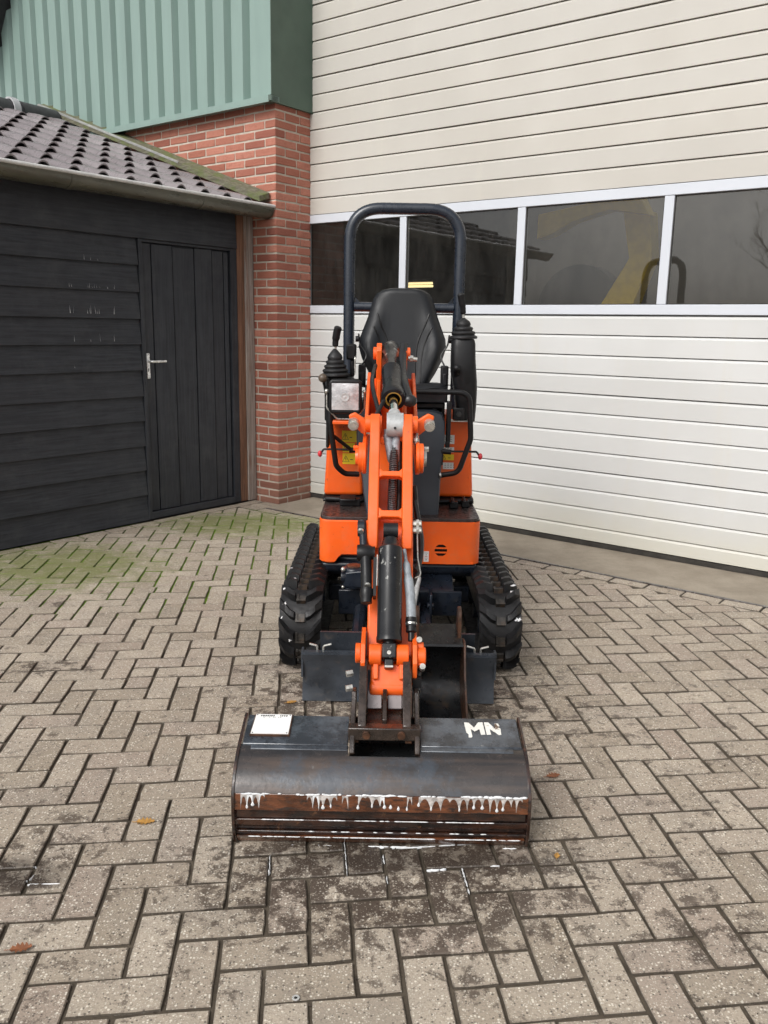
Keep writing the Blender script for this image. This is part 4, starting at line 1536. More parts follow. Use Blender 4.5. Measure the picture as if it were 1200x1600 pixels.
b = B(); b.cyl((.357, 4.10, 1.50), (.354, 4.10, 1.53), .006)
part(b, 'lever_rod', 'steel', con)
b = B(); b.tube(spline([(.355, 4.095, 1.520), (.352, 4.09, 1.545), (.344, 4.085, 1.585), (.338, 4.08, 1.612)], 5), [.010] + [.0135] * 6 + [.0165] * 8 + [.011], 12)
part(b, 'lever_grip', 'black', con)
b = B()
b.prism([(-.285, 1.02), (-.150, 1.02), (-.150, 1.20), (-.17, 1.228), (-.285, 1.225)], 'y', 3.97, 4.2)
b.box(-.19, -.145, 4.06, 4.16, 1.30, 1.372); b.box(-.172, -.152, 4.07, 4.12, 1.22, 1.30)
con2 = part(b, 'lever_console', 'black', bevel=.008)
b = B(); bellows(b, (-.236, 4.0, 1.226), (-.240, 4.0, 1.352), .066, .032, 4)
part(b, 'lever_boot', 'rubber', con2, smooth=50)
b = B(); b.cyl((-.238, 4.0, 1.345), (-.236, 4.0, 1.38), .006)
part(b, 'lever_rod', 'steel', con2)
b = B(); b.tube(spline([(-.238, 3.998, 1.362), (-.236, 3.995, 1.39), (-.230, 3.99, 1.425), (-.223, 3.985, 1.452)], 5), [.010] + [.0145] * 5 + [.018] * 9 + [.012], 12)
part(b, 'lever_grip', 'black', con2)
b = B(); b.tube(arc([(-.148, 4.05, 1.26), (-.148, 4.05, 1.31), (-.148, 4.10, 1.33)], .01), .004, 6); b.box(-.150, -.146, 4.04, 4.07, 1.235, 1.30)
part(b, 'console_bracket', 'steel', con2)
b = B(); b.tube([(-.268, 3.93, 1.10), (-.280, 3.915, 1.18), (-.286, 3.91, 1.205)], .006, 8)
ks = part(b, 'short_lever', 'black', con2)
b = B(); b.ball((-.288, 3.905, 1.222), .021, sc=(1, 1, .95))
part(b, 'lever_knob', 'wood_knob', con2)
b = B(); b.box(-.275, -.262, 3.93, 4.1, .90, 1.22); b.box(.285, .305, 3.97, 4.02, .93, 1.12); b.box(.281, .303, 3.965, 3.985, .905, .935)
b.box(.318, .372, 4.03, 4.06, 1.03, 1.085)
parts(b, 'console_stay', 'black', bevel=.004)
b = B(); b.cyl((.345, 4.028, 1.057), (.345, 4.02, 1.057), .012)
part(b, 'key_switch', 'ink', con)
b = B(); b.box(.290, .40, 4.02, 4.06, 1.022, 1.026); b.cyl((.392, 4.02, 1.03), (.392, 4.0, 1.03), .008); b.cyl((.31, 4.02, 1.03), (.31, 4.005, 1.03), .006)
part(b, 'bolt', 'steel', con)

# --- hand guards
b = B(); b.tube(arc([(.105, 3.86, 1.172), (.376, 3.86, 1.172), (.390, 3.87, .960), (.340, 3.89, .800), (.262, 3.90, .786)], .055, 7), .0125, 12)
hg = part(b, 'hand_guard', 'black')
b = B(); b.cyl((.262, 3.90, .786), (.254, 3.90, .785), .0135)
part(b, 'guard_mount', 'steel', hg)
b = B(); b.tube(arc([(-.246, 3.80, 1.19), (-.248, 3.80, 1.03), (-.222, 3.84, .83), (-.185, 3.88, .788), (-.120, 3.90, .784)], .05, 7), .0125, 12)
b.tube([(-.238, 3.81, .975), (-.160, 3.90, .900)], .0085, 8)
hg = part(b, 'hand_guard', 'black')
b = B(); b.cyl((-.136, 3.90, .784), (-.126, 3.90, .784), .0135)
part(b, 'guard_mount', 'steel', hg)
# travel levers
for s, xa, xb in ((-1, -.122, -.285), (1, .262, .425)):
    b = B(); b.tube(arc([(xa, 3.93, .894), (xb, 3.93, .894), (xb + s * .012, 3.93, .878)], .012), .0048, 8); b.cyl((xa, 3.93, .894), (xa + s * .045, 3.93, .890), .012); b.box(xa - .008, xa + .008, 3.92, 3.96, .83, .90)
    tl = part(b, 'travel_lever', 'black')
    b = B(); b.ball((xb + s * .018, 3.93, .872), .0125, sc=(.85, .85, 1.25))
    part(b, 'lever_tip', 'red', tl)

# --- work lamp
b = B()
b.prism([(-.252, 1.088), (-.240, 1.076), (-.118, 1.076), (-.106, 1.088), (-.106, 1.214), (-.118, 1.226), (-.240, 1.226), (-.252, 1.214)], 'y', 3.755, 3.80)
b.prism([(-.235, 1.10), (-.12, 1.10), (-.14, 1.2), (-.215, 1.2)], 'y', 3.80, 3.85)
lamp = part(b, 'work_lamp', 'black', bevel=.008, seg=3)
b = B()
n = 8
gx = [-.238 + .118 * k / n for k in range(n + 1)]
gz = [1.094 + .116 * k / n for k in range(n + 1)]
vs = [(x, 3.7535 - .006 * (1 - ((x + .179) / .06) ** 2) * (1 - ((z - 1.152) / .06) ** 2), z) for z in gz for x in gx]
b.add(vs, [(j * (n + 1) + i, j * (n + 1) + i + 1, (j + 1) * (n + 1) + i + 1, (j + 1) * (n + 1) + i) for j in range(n) for i in range(n)])
part(b, 'lamp_lens', 'lens', lamp, smooth=60)
b = B(); b.lathe((-.179, 3.7475, 1.150), (0, -1, 0), [(0, .019), (.0015, .019), (.002, .015), (.001, .013), (.0015, .006), (.0025, .003)], 20)
part(b, 'lamp_bulb', 'grey_cast', lamp)
b = B(); b.tube(arc([(-.262, 3.79, 1.172), (-.262, 3.79, 1.098), (-.215, 3.79, 1.050), (-.14, 3.79, 1.050), (-.096, 3.79, 1.098), (-.096, 3.79, 1.172)], .02), .0038, 8); b.ball((-.262, 3.785, 1.172), .011); b.ball((-.096, 3.785, 1.172), .009)
part(b, 'lamp_bracket', 'steel', lamp)
b = B(); b.box(-.235, -.09, 3.77, 3.84, 1.028, 1.044); b.box(-.11, -.085, 3.78, 3.9, .99, 1.05)
part(b, 'lamp_shelf', 'orange', lamp, bevel=.003)

# --- swing bracket
b = B()
b.prism([(-.165, .330), (-.060, .325), (.10, .325), (.10, .43), (-.03, .44), (-.08, .405), (-.165, .395)], 'y', 3.60, 3.74)
b.lathe((-.128, 3.655, .318), (0, 0, 1), [(0, .02), (0, .052), (.03, .056), (.085, .050), (.092, .042), (.092, .02)], 24)
sb = part(b, 'swing_bracket', 'navy', bevel=.012, seg=3)
b = B(); b.lathe((-.128, 3.655, .4105), (0, 0, 1), [(0, .012), (0, .036), (.004, .036), (.006, .030), (.006, .002)], 22)
part(b, 'swing_pin', 'rust', sb)
b = B(); b.ball((-.176, 3.62, .405), .011); b.cyl((-.088, 3.63, .412), (-.088, 3.63, .425), .014, seg=6); b.ball((-.176, 3.60, .33), .007)
parts(b, 'bolt', 'steel', sb)
b = B(); b.lathe((-.185, 3.64, .365), (1, 0, 0), [(0, .012), (0, .026), (.02, .028), (.03, .022)], 18)
part(b, 'grease_boss', 'navy', sb)

# --- boom
AX = .021
b = B()
boom_prof = [(3.60, .36), (3.74, .36), (3.80, .80), (3.80, 1.10), (3.76, 1.24), (3.70, 1.285), (3.57, 1.255), (3.57, .98), (3.61, .80)]
b.prism(boom_prof, 'x', AX - .062, AX + .062)
b.prism([(3.60, 1.20), (3.42, 1.10), (3.22, 1.045), (3.22, 1.015), (3.42, 1.02), (3.60, 1.0)], 'x', AX - .040, AX + .040)
boom = part(b, 'boom', 'orange', bevel=.006)
fork = [(3.66, 1.265), (3.55, 1.235), (3.20, 1.110), (2.97, 1.060)] + [(2.95 - .056 * math.sin(a), 1.004 + .056 * math.cos(a)) for a in [math.pi * k / 8 for k in range(9)]] + [(3.20, .985), (3.55, 1.06), (3.66, 1.06)]
for s in (-1, 1):
    x0 = AX + s * .078
    b = B(); b.prism(fork, 'x', x0 + s * .008, x0 + s * .022)
    part(b, 'boom_fork', 'orange', boom, bevel=.003)
    b = B(); b.prism([(3.66, 1.275), (3.50, 1.225), (3.28, 1.14), (3.20, 1.10), (3.20, 1.06), (3.5, 1.10), (3.66, 1.12)], 'x', AX + s * .043, AX + s * .059)
    part(b, 'boom_web', 'orange', boom, bevel=.003)
    b = B(); b.box(min(AX + s * .0625, x0 + s * .0075), max(AX + s * .0625, x0 + s * .0075), 3.59, 3.65, 1.09, 1.24)
    part(b, 'boom_spacer', 'orange', boom)
    b = B(); b.lathe((x0 + s * .010, 2.95, 1.006), (s, 0, 0), [(0, .02), (0, .052), (.024, .052), (.026, .046), (.026, .02)], 26)
    part(b, 'pivot_boss', 'orange', boom)
    b = B(); b.lathe((x0 + s * .034, 2.95, 1.006), (s, 0, 0), [(0, .03), (.012, .028), (.013, .002)], 18); b.cyl((x0 + s * .038, 2.965, 1.036), (x0 + s * .054, 2.965, 1.036), .010, seg=6)
    part(b, 'pivot_pin', 'orange' if s < 0 else 'steel', boom)
    # brackets holding the foot of the arm cylinder
    xb = AX + s * .052
    b = B(); b.prism([(3.56, 1.20), (3.52, 1.36)] + [(3.63 - .036 * math.cos(a), 1.352 + .036 * math.sin(a)) for a in [math.pi * k / 7 for k in range(8)]] + [(3.72, 1.22)], 'x', xb - .011, xb + .011)
    part(b, 'cylinder_bracket', 'orange', boom, bevel=.003)
    b = B(); b.lathe((xb + s * .008, 3.625, 1.345), (s, 0, 0), [(0, .01), (0, .026), (.016, .026), (.018, .02), (.018, .002)], 20)
    part(b, 'bracket_boss', 'orange', boom)
    # stop bolts standing out on both sides
    xs = AX + s * .090
    b = B(); b.prism([(xs, 1.07), (xs + s * .055, 1.115), (xs + s * .062, 1.145), (xs + s * .040, 1.155), (xs, 1.13)], 'y', 3.02, 3.045)
    stp = part(b, 'stop_bracket', 'orange', boom, bevel=.004)
    b = B(); b.cyl((xs + s * .044, 3.02, 1.120), (xs + s * .044, 2.985, 1.113), .019, seg=18); b.cyl((xs + s * .044, 2.985, 1.113), (xs + s * .044, 2.978, 1.1115), .015, seg=12)
    part(b, 'stop_bolt', 'steel', boom)

# --- arm cylinder
A0, A1 = Vector((.016, 3.625, 1.350)), Vector((.033, 2.985, 1.118))
ad = (A1 - A0).normalized()
AL = (A1 - A0).length
b = B(); b.lathe(A0, ad, [(-.042, .012), (-.040, .034), (-.030, .0395), (.03, .0395), (.20, .0395), (.202, .0405), (.206, .0405), (.208, .0395), (.42, .0395), (.425, .045), (.468, .046), (.474, .043), (.474, .031), (.455, .030), (.44, .028)], 30)
ac = part(b, 'arm_cylinder', 'cyl')
b = B(); b.lathe(A0 + ad * .466, ad, [(0, .0305), (.0060, .0305), (.0060, .0255), (-.004, .0255)], 26, False)
part(b, 'wiper_ring', 'brass', ac)
b = B(); b.cyl(A0 + ad * .40, A1 - ad * .03, .0165, seg=24)
part(b, 'rod', 'chrome', ac)
b = B(); b.lathe(A1 - ad * .090, ad, [(0, .012), (0, .0225), (.022, .0225), (.025, .0265), (.06, .0275)], 22)
b.cyl(A1 + Vector((-.029, 0, 0)), A1 + Vector((.029, 0, 0)), .042, seg=28)
kn = part(b, 'rod_eye', 'grey_cast', ac)
b = B(); b.cyl(A1 + Vector((0, -.0395, -.006)), A1 + Vector((0, -.044, -.0065)), .0045, seg=10)
part(b, 'grease_hole', 'ink', ac)
b = B(); b.ball((.088, 3.20, 1.185), .024, sc=(1.2, .9, 1)); b.tube(spline([(.088, 3.20, 1.19), (.072, 3.28, 1.235), (.066, 3.40, 1.27), (.064, 3.5, 1.33), (.07, 3.56, 1.38)], 6), .016, 10)
part(b, 'hose_boot', 'hose', ac)

# --- dipper arm: its own axes (x, along the arm, towards the camera side)
TIP = Vector((AX - .002, 2.520, .430))
ya = Vector((0, .5806, .8142)); za = Vector((0, -.8142, .5806))
AM = Matrix((Vector((1, 0, 0)), ya, za)).transposed().to_4x4(); AM.translation = TIP
b = B(AM)
b.box(-.066, .080, -.01, .50, -.105, -.012)
b.box(-.060, .082, .48, .70, -.105, -.085)
arm = part(b, 'dipper_arm', 'orange', bevel=.006)
for s, x0, x1 in ((-1, -.072, -.037), (1, .041, .076)):
    b = B(AM)
    side = [(.385, -.02), (.36, .032), (.40, .052), (.62, .056), (.76, .045), (.82, .060), (.858, .050), (.868, .015), (.84, -.04), (.72, -.075), (.56, -.085), (.44, -.06)]
    b.prism([(p[0], p[1]) for p in side], 'x', x0, x1)
    part(b, 'arm_side_plate', 'orange', arm, bevel=.005)
for sa, sb_ in ((.462, .492), (.612, .637)):
    b = B(AM)
    # cross plate with rounded throat where it meets the side plates
    w0, w1 = -.0375, .0415
    poly = [(w0, sa), (w0 + .012, sa + .006), (w1 - .012, sa + .006), (w1, sa), (w1, sb_ + .012), (w1 - .012, sb_), (w0 + .012, sb_), (w0, sb_ + .012)]
    b.prism(poly, 'z', .020, .049)
    part(b, 'cross_plate', 'orange', arm, bevel=.003)
for s in (-1, 1):
    x0 = .002 + s * .040
    b = B(AM); b.cyl((x0 - s * .006, .832, .021), (x0 + s * .052, .832, .021), .030, seg=24)
    part(b, 'arm_head_boss', 'orange', arm, bevel=.002)
# the reddish underside plate and hoses seen between the side plates
for pts, r in (([(.012, .80, -.02), (.012, .72, -.01), (.010, .64, -.015), (.008, .56, -.02), (.006, .50, -.03), (-.004, .45, -.05)], .0135),):
    b = B(AM)
    sp = spline(pts, 14)
    rr_ = [r * (1.12 if k % 2 else .88) for k in range(len(sp))]
    b.tube(sp, rr_, 12)
    part(b, 'hose', 'hose', arm)
    b = B(AM)
    dense = spline(pts, 160)
    coil = []
    for k, c in enumerate(dense):
        a = 2 * math.pi * k * .031 * 2
        coil.append(c + Vector((math.cos(a), .0, math.sin(a))) * r * 1.08)
    b.tube(coil[::2], .0021, 5)
    part(b, 'coil_spring_guard', 'spring', arm)
for xo in (-.013, .022):
    b = B(AM); b.tube(spline([(xo, .822, .0), (xo * .9, .80, -.006), (xo * .6 + .004, .76, -.012), (xo * .3 + .01, .71, -.03)], 6), [.012] * 6 + [.0155] * 12 + [.013], 12)
    part(b, 'hose_ferrule', 'sleeve', arm)
b = B(AM); b.tube(spline([(.030, .79, -.03), (.030, .70, -.045), (.030, .58, -.05), (.026, .48, -.05)], 6), .011, 10)
part(b, 'hose', 'hose', arm)
# bucket cylinder in front of the arm
BX = .004
b = B(AM); b.lathe((BX, .352, .054), (0, -1, -.012), [(-.045, .008), (-.035, .024), (-.01, .030), (0, .039), (.29, .039), (.294, .0405), (.308, .0405), (.310, .036), (.310, .02)], 30)
bc = part(b, 'bucket_cylinder', 'cyl')
b = B(AM); b.cyl((BX - .024, .418, .050), (BX + .024, .418, .050), .026)
part(b, 'cylinder_eye', 'cyl', bc)
b = B(AM); b.cyl((BX, .05, .048), (BX, .02, .048), .019, seg=16); b.box(BX - .022, BX + .022, -.012, .035, .02, .076); b.box(BX - .014, BX + .014, -.040, -.012, .03, .066)
part(b, 'rod_end', 'cyl', bc, bevel=.004)
b = B(AM); b.cyl((BX, .004, .0755), (BX, .004, .079), .0065, seg=10); b.box(BX - .013, BX + .013, -.040, -.034, .0665, .069)
parts(b, 'grease_nipple', 'steel_dull', bc)
# big tip bosses and pin
for s in (-1, 1):
    x0 = BX + s * .0235
    b = B(AM); b.cyl((x0, .005, .042), (x0 + s * .038, .005, .042), .033, seg=26)
    part(b, 'tip_boss', 'orange', arm, bevel=.003)
    x1 = BX + s * .073
    b = B(AM); b.prism([(.075, .02), (.11, -.02), (.02, -.07), (-.07, -.04), (-.085, .02), (-.03, .075), (.03, .075)], 'x', x1, x1 + s * .014)
    part(b, 'link_plate', 'rust' if False else 'orange', arm, bevel=.002)
b = B(AM); b.cyl((BX - .087, .010, .040), (BX - .104, .010, .040), .031, seg=24)
part(b, 'pin_head', 'orange', arm, bevel=.003)
b = B(AM); b.cyl((BX + .087, .002, .040), (BX + .114, .002, .040), .029, seg=24); b.box(BX + .087, BX + .108, -.03, .045, .02, .055)
ph = part(b, 'pin_head', 'orange', arm, bevel=.004)
b = B(AM)
for sy, dn in ((.048, .055), (-.036, .058)):
    b.cyl((BX + .093 + (.010 if sy < 0 else 0), sy, .04), (BX + .093 + (.010 if sy < 0 else 0), sy, dn + .016), .0092, seg=10)
parts(b, 'bolt', 'steel_dull', arm)
# orange bucket link below the pin
b = B(AM)
b.prism([(-.052, -.018), (.060, -.018), (.060, -.075), (.052, -.095), (-.044, -.095), (-.052, -.075)], 'z', -.02, .036)
b.cyl((-.054, -.092, .012), (.062, -.092, .012), .024, seg=20)
part(b, 'bucket_link', 'orange', arm, bevel=.008, seg=3)
for s in (-1, 1):
    b = B(AM); b.box(BX + s * .040 - .008, BX + s * .040 + .008, -.072, -.02, .0365, .050)
    part(b, 'link_rib', 'orange', arm, bevel=.003)
# auxiliary line with couplings on the left side of the arm
b = B(AM); b.cyl((-.083, .432, .030), (-.105, .432, .030), .027, seg=22); b.tube(spline([(-.090, .455, .034), (-.086, .40, .040), (-.083, .36, .044), (-.080, .335, .046)], 5), .0135, 12)
aux = part(b, 'auxiliary_pipe', 'navy', arm)
b = B(AM); b.lathe((-.104, .338, .050), (1, 0, 0), [(0, .012), (0, .026), (.012, .028), (.036, .028), (.048, .022), (.058, .022)], 20)
b.tube([(-.076, .33, .052), (-.073, .28, .056), (-.070, .21, .058)], [.019, .018, .017], 14); b.lathe((-.070, .212, .058), (0, -1, 0), [(0, .014), (0, .021), (.02, .022), (.028, .018), (.046, .018), (.046, .010)], 18)
b.box(-.050, -.040, .19, .32, .02, .062)
part(b, 'quick_coupling', 'black', arm)
b = B(AM); b.box(-.0395, -.037, .225, .33, .052, .058); b.cyl((-.094, .415, .058), (-.094, .407, .060), .010, seg=10); b.cyl((-.067, .222, .078), (-.067, .216, .0795), .010, seg=12)
parts(b, 'coupling_clip', 'steel', arm)
# hoses and fittings on the right side
b = B(AM); b.tube(spline([(.085, .56, -.02), (.098, .50, -.045), (.108, .43, -.06), (.106, .36, -.055), (.088, .31, -.035)], 7), .0095, 10)
b.tube(spline([(.084, .62, -.03), (.095, .54, -.08), (.112, .44, -.10), (.100, .34, -.09), (.08, .27, -.07)], 7), .0095, 10)
part(b, 'hose', 'hose', arm)
b = B(AM)
for sy in (.452, .428):
    b.cyl((.078, sy, .030), (.106, sy, .034), .0105, seg=8); b.cyl((.090, sy, .032), (.098, sy, .033), .014, seg=6)
b.tube(arc([(.092, .425, .03), (.094, .33, .03), (.105, .275, .02), (.085, .262, .03)], .015), .0022, 6)
part(b, 'hose_fitting', 'steel', arm)
b = B(AM); b.tube(spline([(.050, .36, .030), (.060, .28, .034), (.070, .20, .034), (.073, .125, .034)], 6), [.006] * 4 + [.012] * 4 + [.016] * 11, 14)
part(b, 'sleeved_hose', 'sleeve', arm)
b = B(AM); b.lathe((.073, .127, .034), (0, -1, 0), [(0, .012), (0, .018), (.015, .019), (.02, .016), (.045, .017), (.05, .010), (.075, .010)], 16); b.cyl((.055, .105, .04), (.088, .105, .04), .010)
part(b, 'hose_coupling', 'black', arm)
b = B(AM); b.lathe((.073, .110, .034), (0, -1, 0), [(0, .0195), (.006, .0195)], 16)
part(b, 'clamp_ring', 'steel', arm)
# small hoses by the arm cylinder's front end
b = B(); b.tube(spline([(-.005, 3.19, 1.19), (-.022, 3.14, 1.16), (-.045, 3.08, 1.125), (-.060, 3.03, 1.115)], 6), .0075, 8); b.tube(spline([(-.045, 3.50, 1.30), (-.055, 3.35, 1.24), (-.035, 3.22, 1.17), (-.02, 3.12, 1.13)], 6), .0085, 8)
part(b, 'hose', 'hose', boom)
b = B(); b.tube(arc([(-.062, 3.03, 1.118), (-.062, 3.0, 1.088), (-.03, 2.99, 1.080)], .012), .0085, 10); b.cyl((-.048, 2.994, 1.083), (-.030, 2.99, 1.079), .0125, seg=6)
b.cyl((.088, 3.54, 1.33), (.125, 3.54, 1.325), .009); b.cyl((.095, 3.54, 1.329), (.108, 3.54, 1.328), .013, seg=6)
b.cyl((.108, 3.0, 1.085), (.108, 2.97, 1.05), .0085, seg=10); b.cyl((.108, 2.985, 1.068), (.108, 2.978, 1.058), .012, seg=6)
parts(b, 'hose_elbow', 'steel', boom)

# --- quick hitch (dark brown) and the wide bucket
hitch_x0, hitch_x1 = -.062, .086
b = B()
side = [(2.545, .40), (2.50, .455), (2.455, .45), (2.30, .312), (2.30, .288), (2.42, .285), (2.50, .30)]
b.prism(side, 'x', hitch_x0 - .004, hitch_x0 + .020); b.prism(side, 'x', hitch_x1 - .020, hitch_x1 + .004)
b.prism([(2.31, .298), (2.50, .308), (2.50, .296), (2.31, .286)], 'x', hitch_x0 + .020, hitch_x1 - .020)
hit = part(b, 'quick_hitch', 'hitch', bevel=.003)
b = B(); b.prism([(2.33, .299), (2.49, .309), (2.49, .375), (2.44, .372), (2.33, .318)], 'x', .006, .019)
part(b, 'centre_rib', 'hitch', hit, bevel=.002)
for x0, x1 in ((-.041, .003), (.022, .065)):
    b = B(); b.box(x0, x1, 2.405, 2.462, .330, .338, Matrix.Rotation(R(50), 3, 'X'))
    part(b, 'wedge_plate', 'wedge', hit, bevel=.002)
b = B(); b.box(-.094, .118, 2.286, 2.322, .272, .311)
bar = part(b, 'lock_bar', 'hitch', hit, bevel=.003)
b = B()
for x in (-.040, .062):
    b.cyl((x, 2.287, .292), (x, 2.278, .291), .0115, seg=14)
    b.box(x - .030 - (.012 if x < 0 else -.042), x - .012 - (.012 if x < 0 else -.042), 2.294, 2.31, .262, .278)
parts(b, 'lock_bolt', 'rust', hit)
for s, x, cols in ((-1, -.088, 'steel'), (1, .102, 'black')):
    b = B(); b.cyl((x, 2.47, .405), (x + s * .020, 2.465, .403), .011, seg=6); b.cyl((x, 2.45, .365), (x + s * .020, 2.445, .363), .011, seg=6)
    if s > 0:
        b.box(x - .005, x + .022, 2.44, 2.47, .365, .40)
    parts(b, 'hitch_bolt', cols, hit)

bx0, bx1 = -.405, .418
outer = [(2.288, .255), (2.270, .250), (2.245, .243), (2.215, .228), (2.190, .208), (2.172, .186), (2.163, .170)]
inner = [(2.168, .170), (2.180, .186), (2.198, .203), (2.222, .221), (2.250, .235), (2.280, .242)]
b = B(); b.prism(outer + inner, 'x', bx0, -.0925); b.prism(outer + inner, 'x', .1165, bx1)
b.prism(outer[2:] + inner[:-1], 'x', -.0925, .1165)
bk = part(b, 'ditching_bucket', 'bucket', smooth=60)
for x0, x1 in ((bx0 + .004, -.094), (.118, bx1 - .004)):
    b = B(); b.prism([(2.412, .288), (2.284, .2595), (2.282, .2515), (2.412, .279)], 'x', x0, x1)
    part(b, 'top_plate', 'bucket_top', bk, bevel=.002)
b = B(); b.prism([(2.412, .205), (2.300, .178), (2.252, .2405), (2.244, .234), (2.295, .168), (2.412, .195)], 'x', -.092, .116)
b.box(-.092, .116, 2.404, 2.412, .207, .288)
part(b, 'sunk_top_plate', 'inside', bk)
b = B()
for x0, x1 in ((bx0 + .03, -.094), (.118, bx1 - .03)):
    b.prism([(2.290, .2575), (2.268, .2525), (2.266, .2490), (2.290, .2545)], 'x', x0, x1)
parts(b, 'weld_seam_strip', 'bucket_top', bk, .001)
# cutting edge and wear strips down the front
strips = [((2.163, .1685), (2.160, .119), .016), ((2.172, .1165), (2.170, .090), .014), ((2.164, .089), (2.167, .068), .016), ((2.178, .0665), (2.180, .050), .012), ((2.170, .049), (2.174, .0355), .014), ((2.166, .034), (2.192, .002), .014)]
for k, (p, q, t) in enumerate(strips):
    e = .004 * (k % 2)
    b = B(); b.prism([p, q, (q[0] + t, q[1]), (p[0] + t, p[1])], 'x', bx0 + e - .002, bx1 - e + .002)
    part(b, 'wear_strip', 'edge_red' if k in (0, 5) else 'edge', bk, bevel=.0018)
b = B(); b.prism([(2.196, .002), (2.47, .006), (2.47, .018), (2.196, .020)], 'x', bx0, bx1)
b.prism([(2.19, .02), (2.198, .17), (2.206, .17), (2.2, .02)], 'x', bx0 + .01, bx1 - .01)
part(b, 'floor_plate', 'edge', bk)
for x, s in ((bx0, -1), (bx1, 1)):
    sp = [(2.418, .292), (2.284, .262), (2.24, .248), (2.205, .228), (2.178, .200), (2.158, .172), (2.154, .12), (2.160, .05), (2.182, .004), (2.46, .004), (2.46, .10)]
    b = B(); b.prism(sp, 'x', x, x + s * .009)
    part(b, 'side_plate', 'edge', bk, bevel=.0015)
for x in (-.088, .101):
    b = B(); b.prism([(2.420, .280), (2.45, .345), (2.44, .372), (2.40, .375), (2.37, .33), (2.30, .300), (2.262, .268), (2.250, .250), (2.26, .238), (2.30, .235), (2.42, .25)], 'x', x, x + .0145)
    part(b, 'bucket_ear', 'hitch', bk, bevel=.003)
# steel type plate, top left
sl_ = math.atan2(.288 - .2595, 2.412 - 2.284)
def on_top(x, d, h=0):
    """Point on the sloping top plate: d metres back from its front edge, h above it."""
    return Vector((x, 2.284 + d * math.cos(sl_) - h * math.sin(sl_), .2595 + d * math.sin(sl_) + h * math.cos(sl_)))
def flat(b, poly, h0, h1):
    n = len(poly)
    vs = [on_top(x, d, h0) for x, d in poly] + [on_top(x, d, h1) for x, d in poly]
    if area([Vector(p) for p in poly]) < 0:
        pass
    b.add(vs, [tuple(range(n))[::-1], tuple(range(n, 2 * n))] + [(i, (i + 1) % n, n + (i + 1) % n, n + i) for i in range(n)])
b = B(); flat(b, [(-.385, .030), (-.268, .030), (-.266, .126), (-.380, .126)], .0008, .0072)
part(b, 'plate_backing', 'rust', bk, smooth=0)
b = B(); flat(b, [(-.382, .033), (-.271, .033), (-.269, .123), (-.377, .123)], .0074, .0088)
tp = part(b, 'type_plate', 'white_sticker', bk, smooth=0)
b = B()
rr = random.Random(17)
def glyphs(x, x1, d0, d1):
    while x < x1:
        w = rr.uniform(.0035, .006)
        if rr.random() < .88:
            flat(b, [(x, d0), (x + w * .45, d0), (x + w * .45, d1), (x, d1)], .0089, .0093)
            flat(b, [(x + w * .5, d0 + (d1 - d0) * .35), (x + w * .85, d0 + (d1 - d0) * .35), (x + w * .85, d1), (x + w * .5, d1)], .0089, .0093)
        x += w + .0012
glyphs(-.362, -.322, .112, .1185); glyphs(-.317, -.283, .112, .1185)
glyphs(-.360, -.295, .1075, .1095)
for x, d in ((-.377, .037), (-.276, .037), (-.373, .119), (-.274, .119)):
    flat(b, [(x + .002 * math.cos(a), d + .002 * math.sin(a)) for a in [math.pi / 4 * k for k in range(8)]], .0089, .0098)
tag(part(b, 'plate_print', 'ink', bk, smooth=0), kind='stuff')
# worn white letters MN, top right
b = B()
def LP(px, py):       # letters measured on the plate
    return (.2535 + px * .000170, .1265 - py * .000245)
for poly in (((0, 60), (0, 60)),):
    pass
letters = [
    [(0, 70), (80, 72), (168, 165), (250, 66), (332, 62), (352, 292), (272, 296), (258, 190), (205, 222), (168, 235), (106, 186), (112, 262), (120, 330), (98, 352), (50, 350), (58, 290), (22, 262)],
    [(356, 62), (432, 62), (536, 178), (540, 78), (606, 82), (622, 122), (604, 160), (632, 176), (630, 290), (586, 296), (545, 262), (440, 186), (452, 290), (374, 296)],
]
for L in letters:
    flat(b, [LP(*p) for p in L][::-1], .0006, .0014)
part(b, 'letter_sticker', 'worn_letters', bk, smooth=0)

# soap foam clinging to the bucket
b = B()
rr = random.Random(23)
def blob(c, sx, sy, sz):
    b.ball(c, 1.0, 8, (sx, sy, sz)) if False else blob_add(c, sx, sy, sz)
def blob_add(c, sx, sy, sz):
    rings = []
    for i in range(5):
        a = -math.pi / 2 + math.pi * i / 4
        rings.append([Vector((c[0] + sx * max(math.cos(a), .05) * math.cos(2 * math.pi * k / 7), c[1] + sy * max(math.cos(a), .05) * math.sin(2 * math.pi * k / 7), c[2] + sz * math.sin(a))) for k in range(7)])
    b.rings(rings)
x = bx0 + .012
while x < bx1 - .01:
    dens = .78 if (x < -.30 or -.06 < x < .04 or x > .24 or -.20 < x < -.17) else .34
    if rr.random() < dens:
        blob_add((x, 2.1625, .1685 + rr.uniform(-.001, .002)), rr.uniform(.005, .014), .0035, rr.uniform(.0010, .0030) * (1.7 if x > .27 else 1))
    x += rr.uniform(.004, .010)
drip_b = b
film_b = B()
drips = [-.390, -.372, -.358, -.337, -.322, -.205, -.188, -.172, -.155, -.135, -.118, -.100, -.085, -.062, -.042, -.022, .0, .014, .032, .052, .075, .090, .112, .150, .172, .20, .222, .248, .27, .292, .312, .330, .350, .37, .388, .404]
drips = [(x + rr.uniform(-.004, .004), rr.choice((rr.uniform(.006, .018), rr.uniform(.022, .044), rr.uniform(.036, .047), rr.uniform(.036, .047)))) for x in drips]
def front(x, z, h):
    return Vector((x, 2.160 + (z - .119) / .0495 * .003 - h, z))
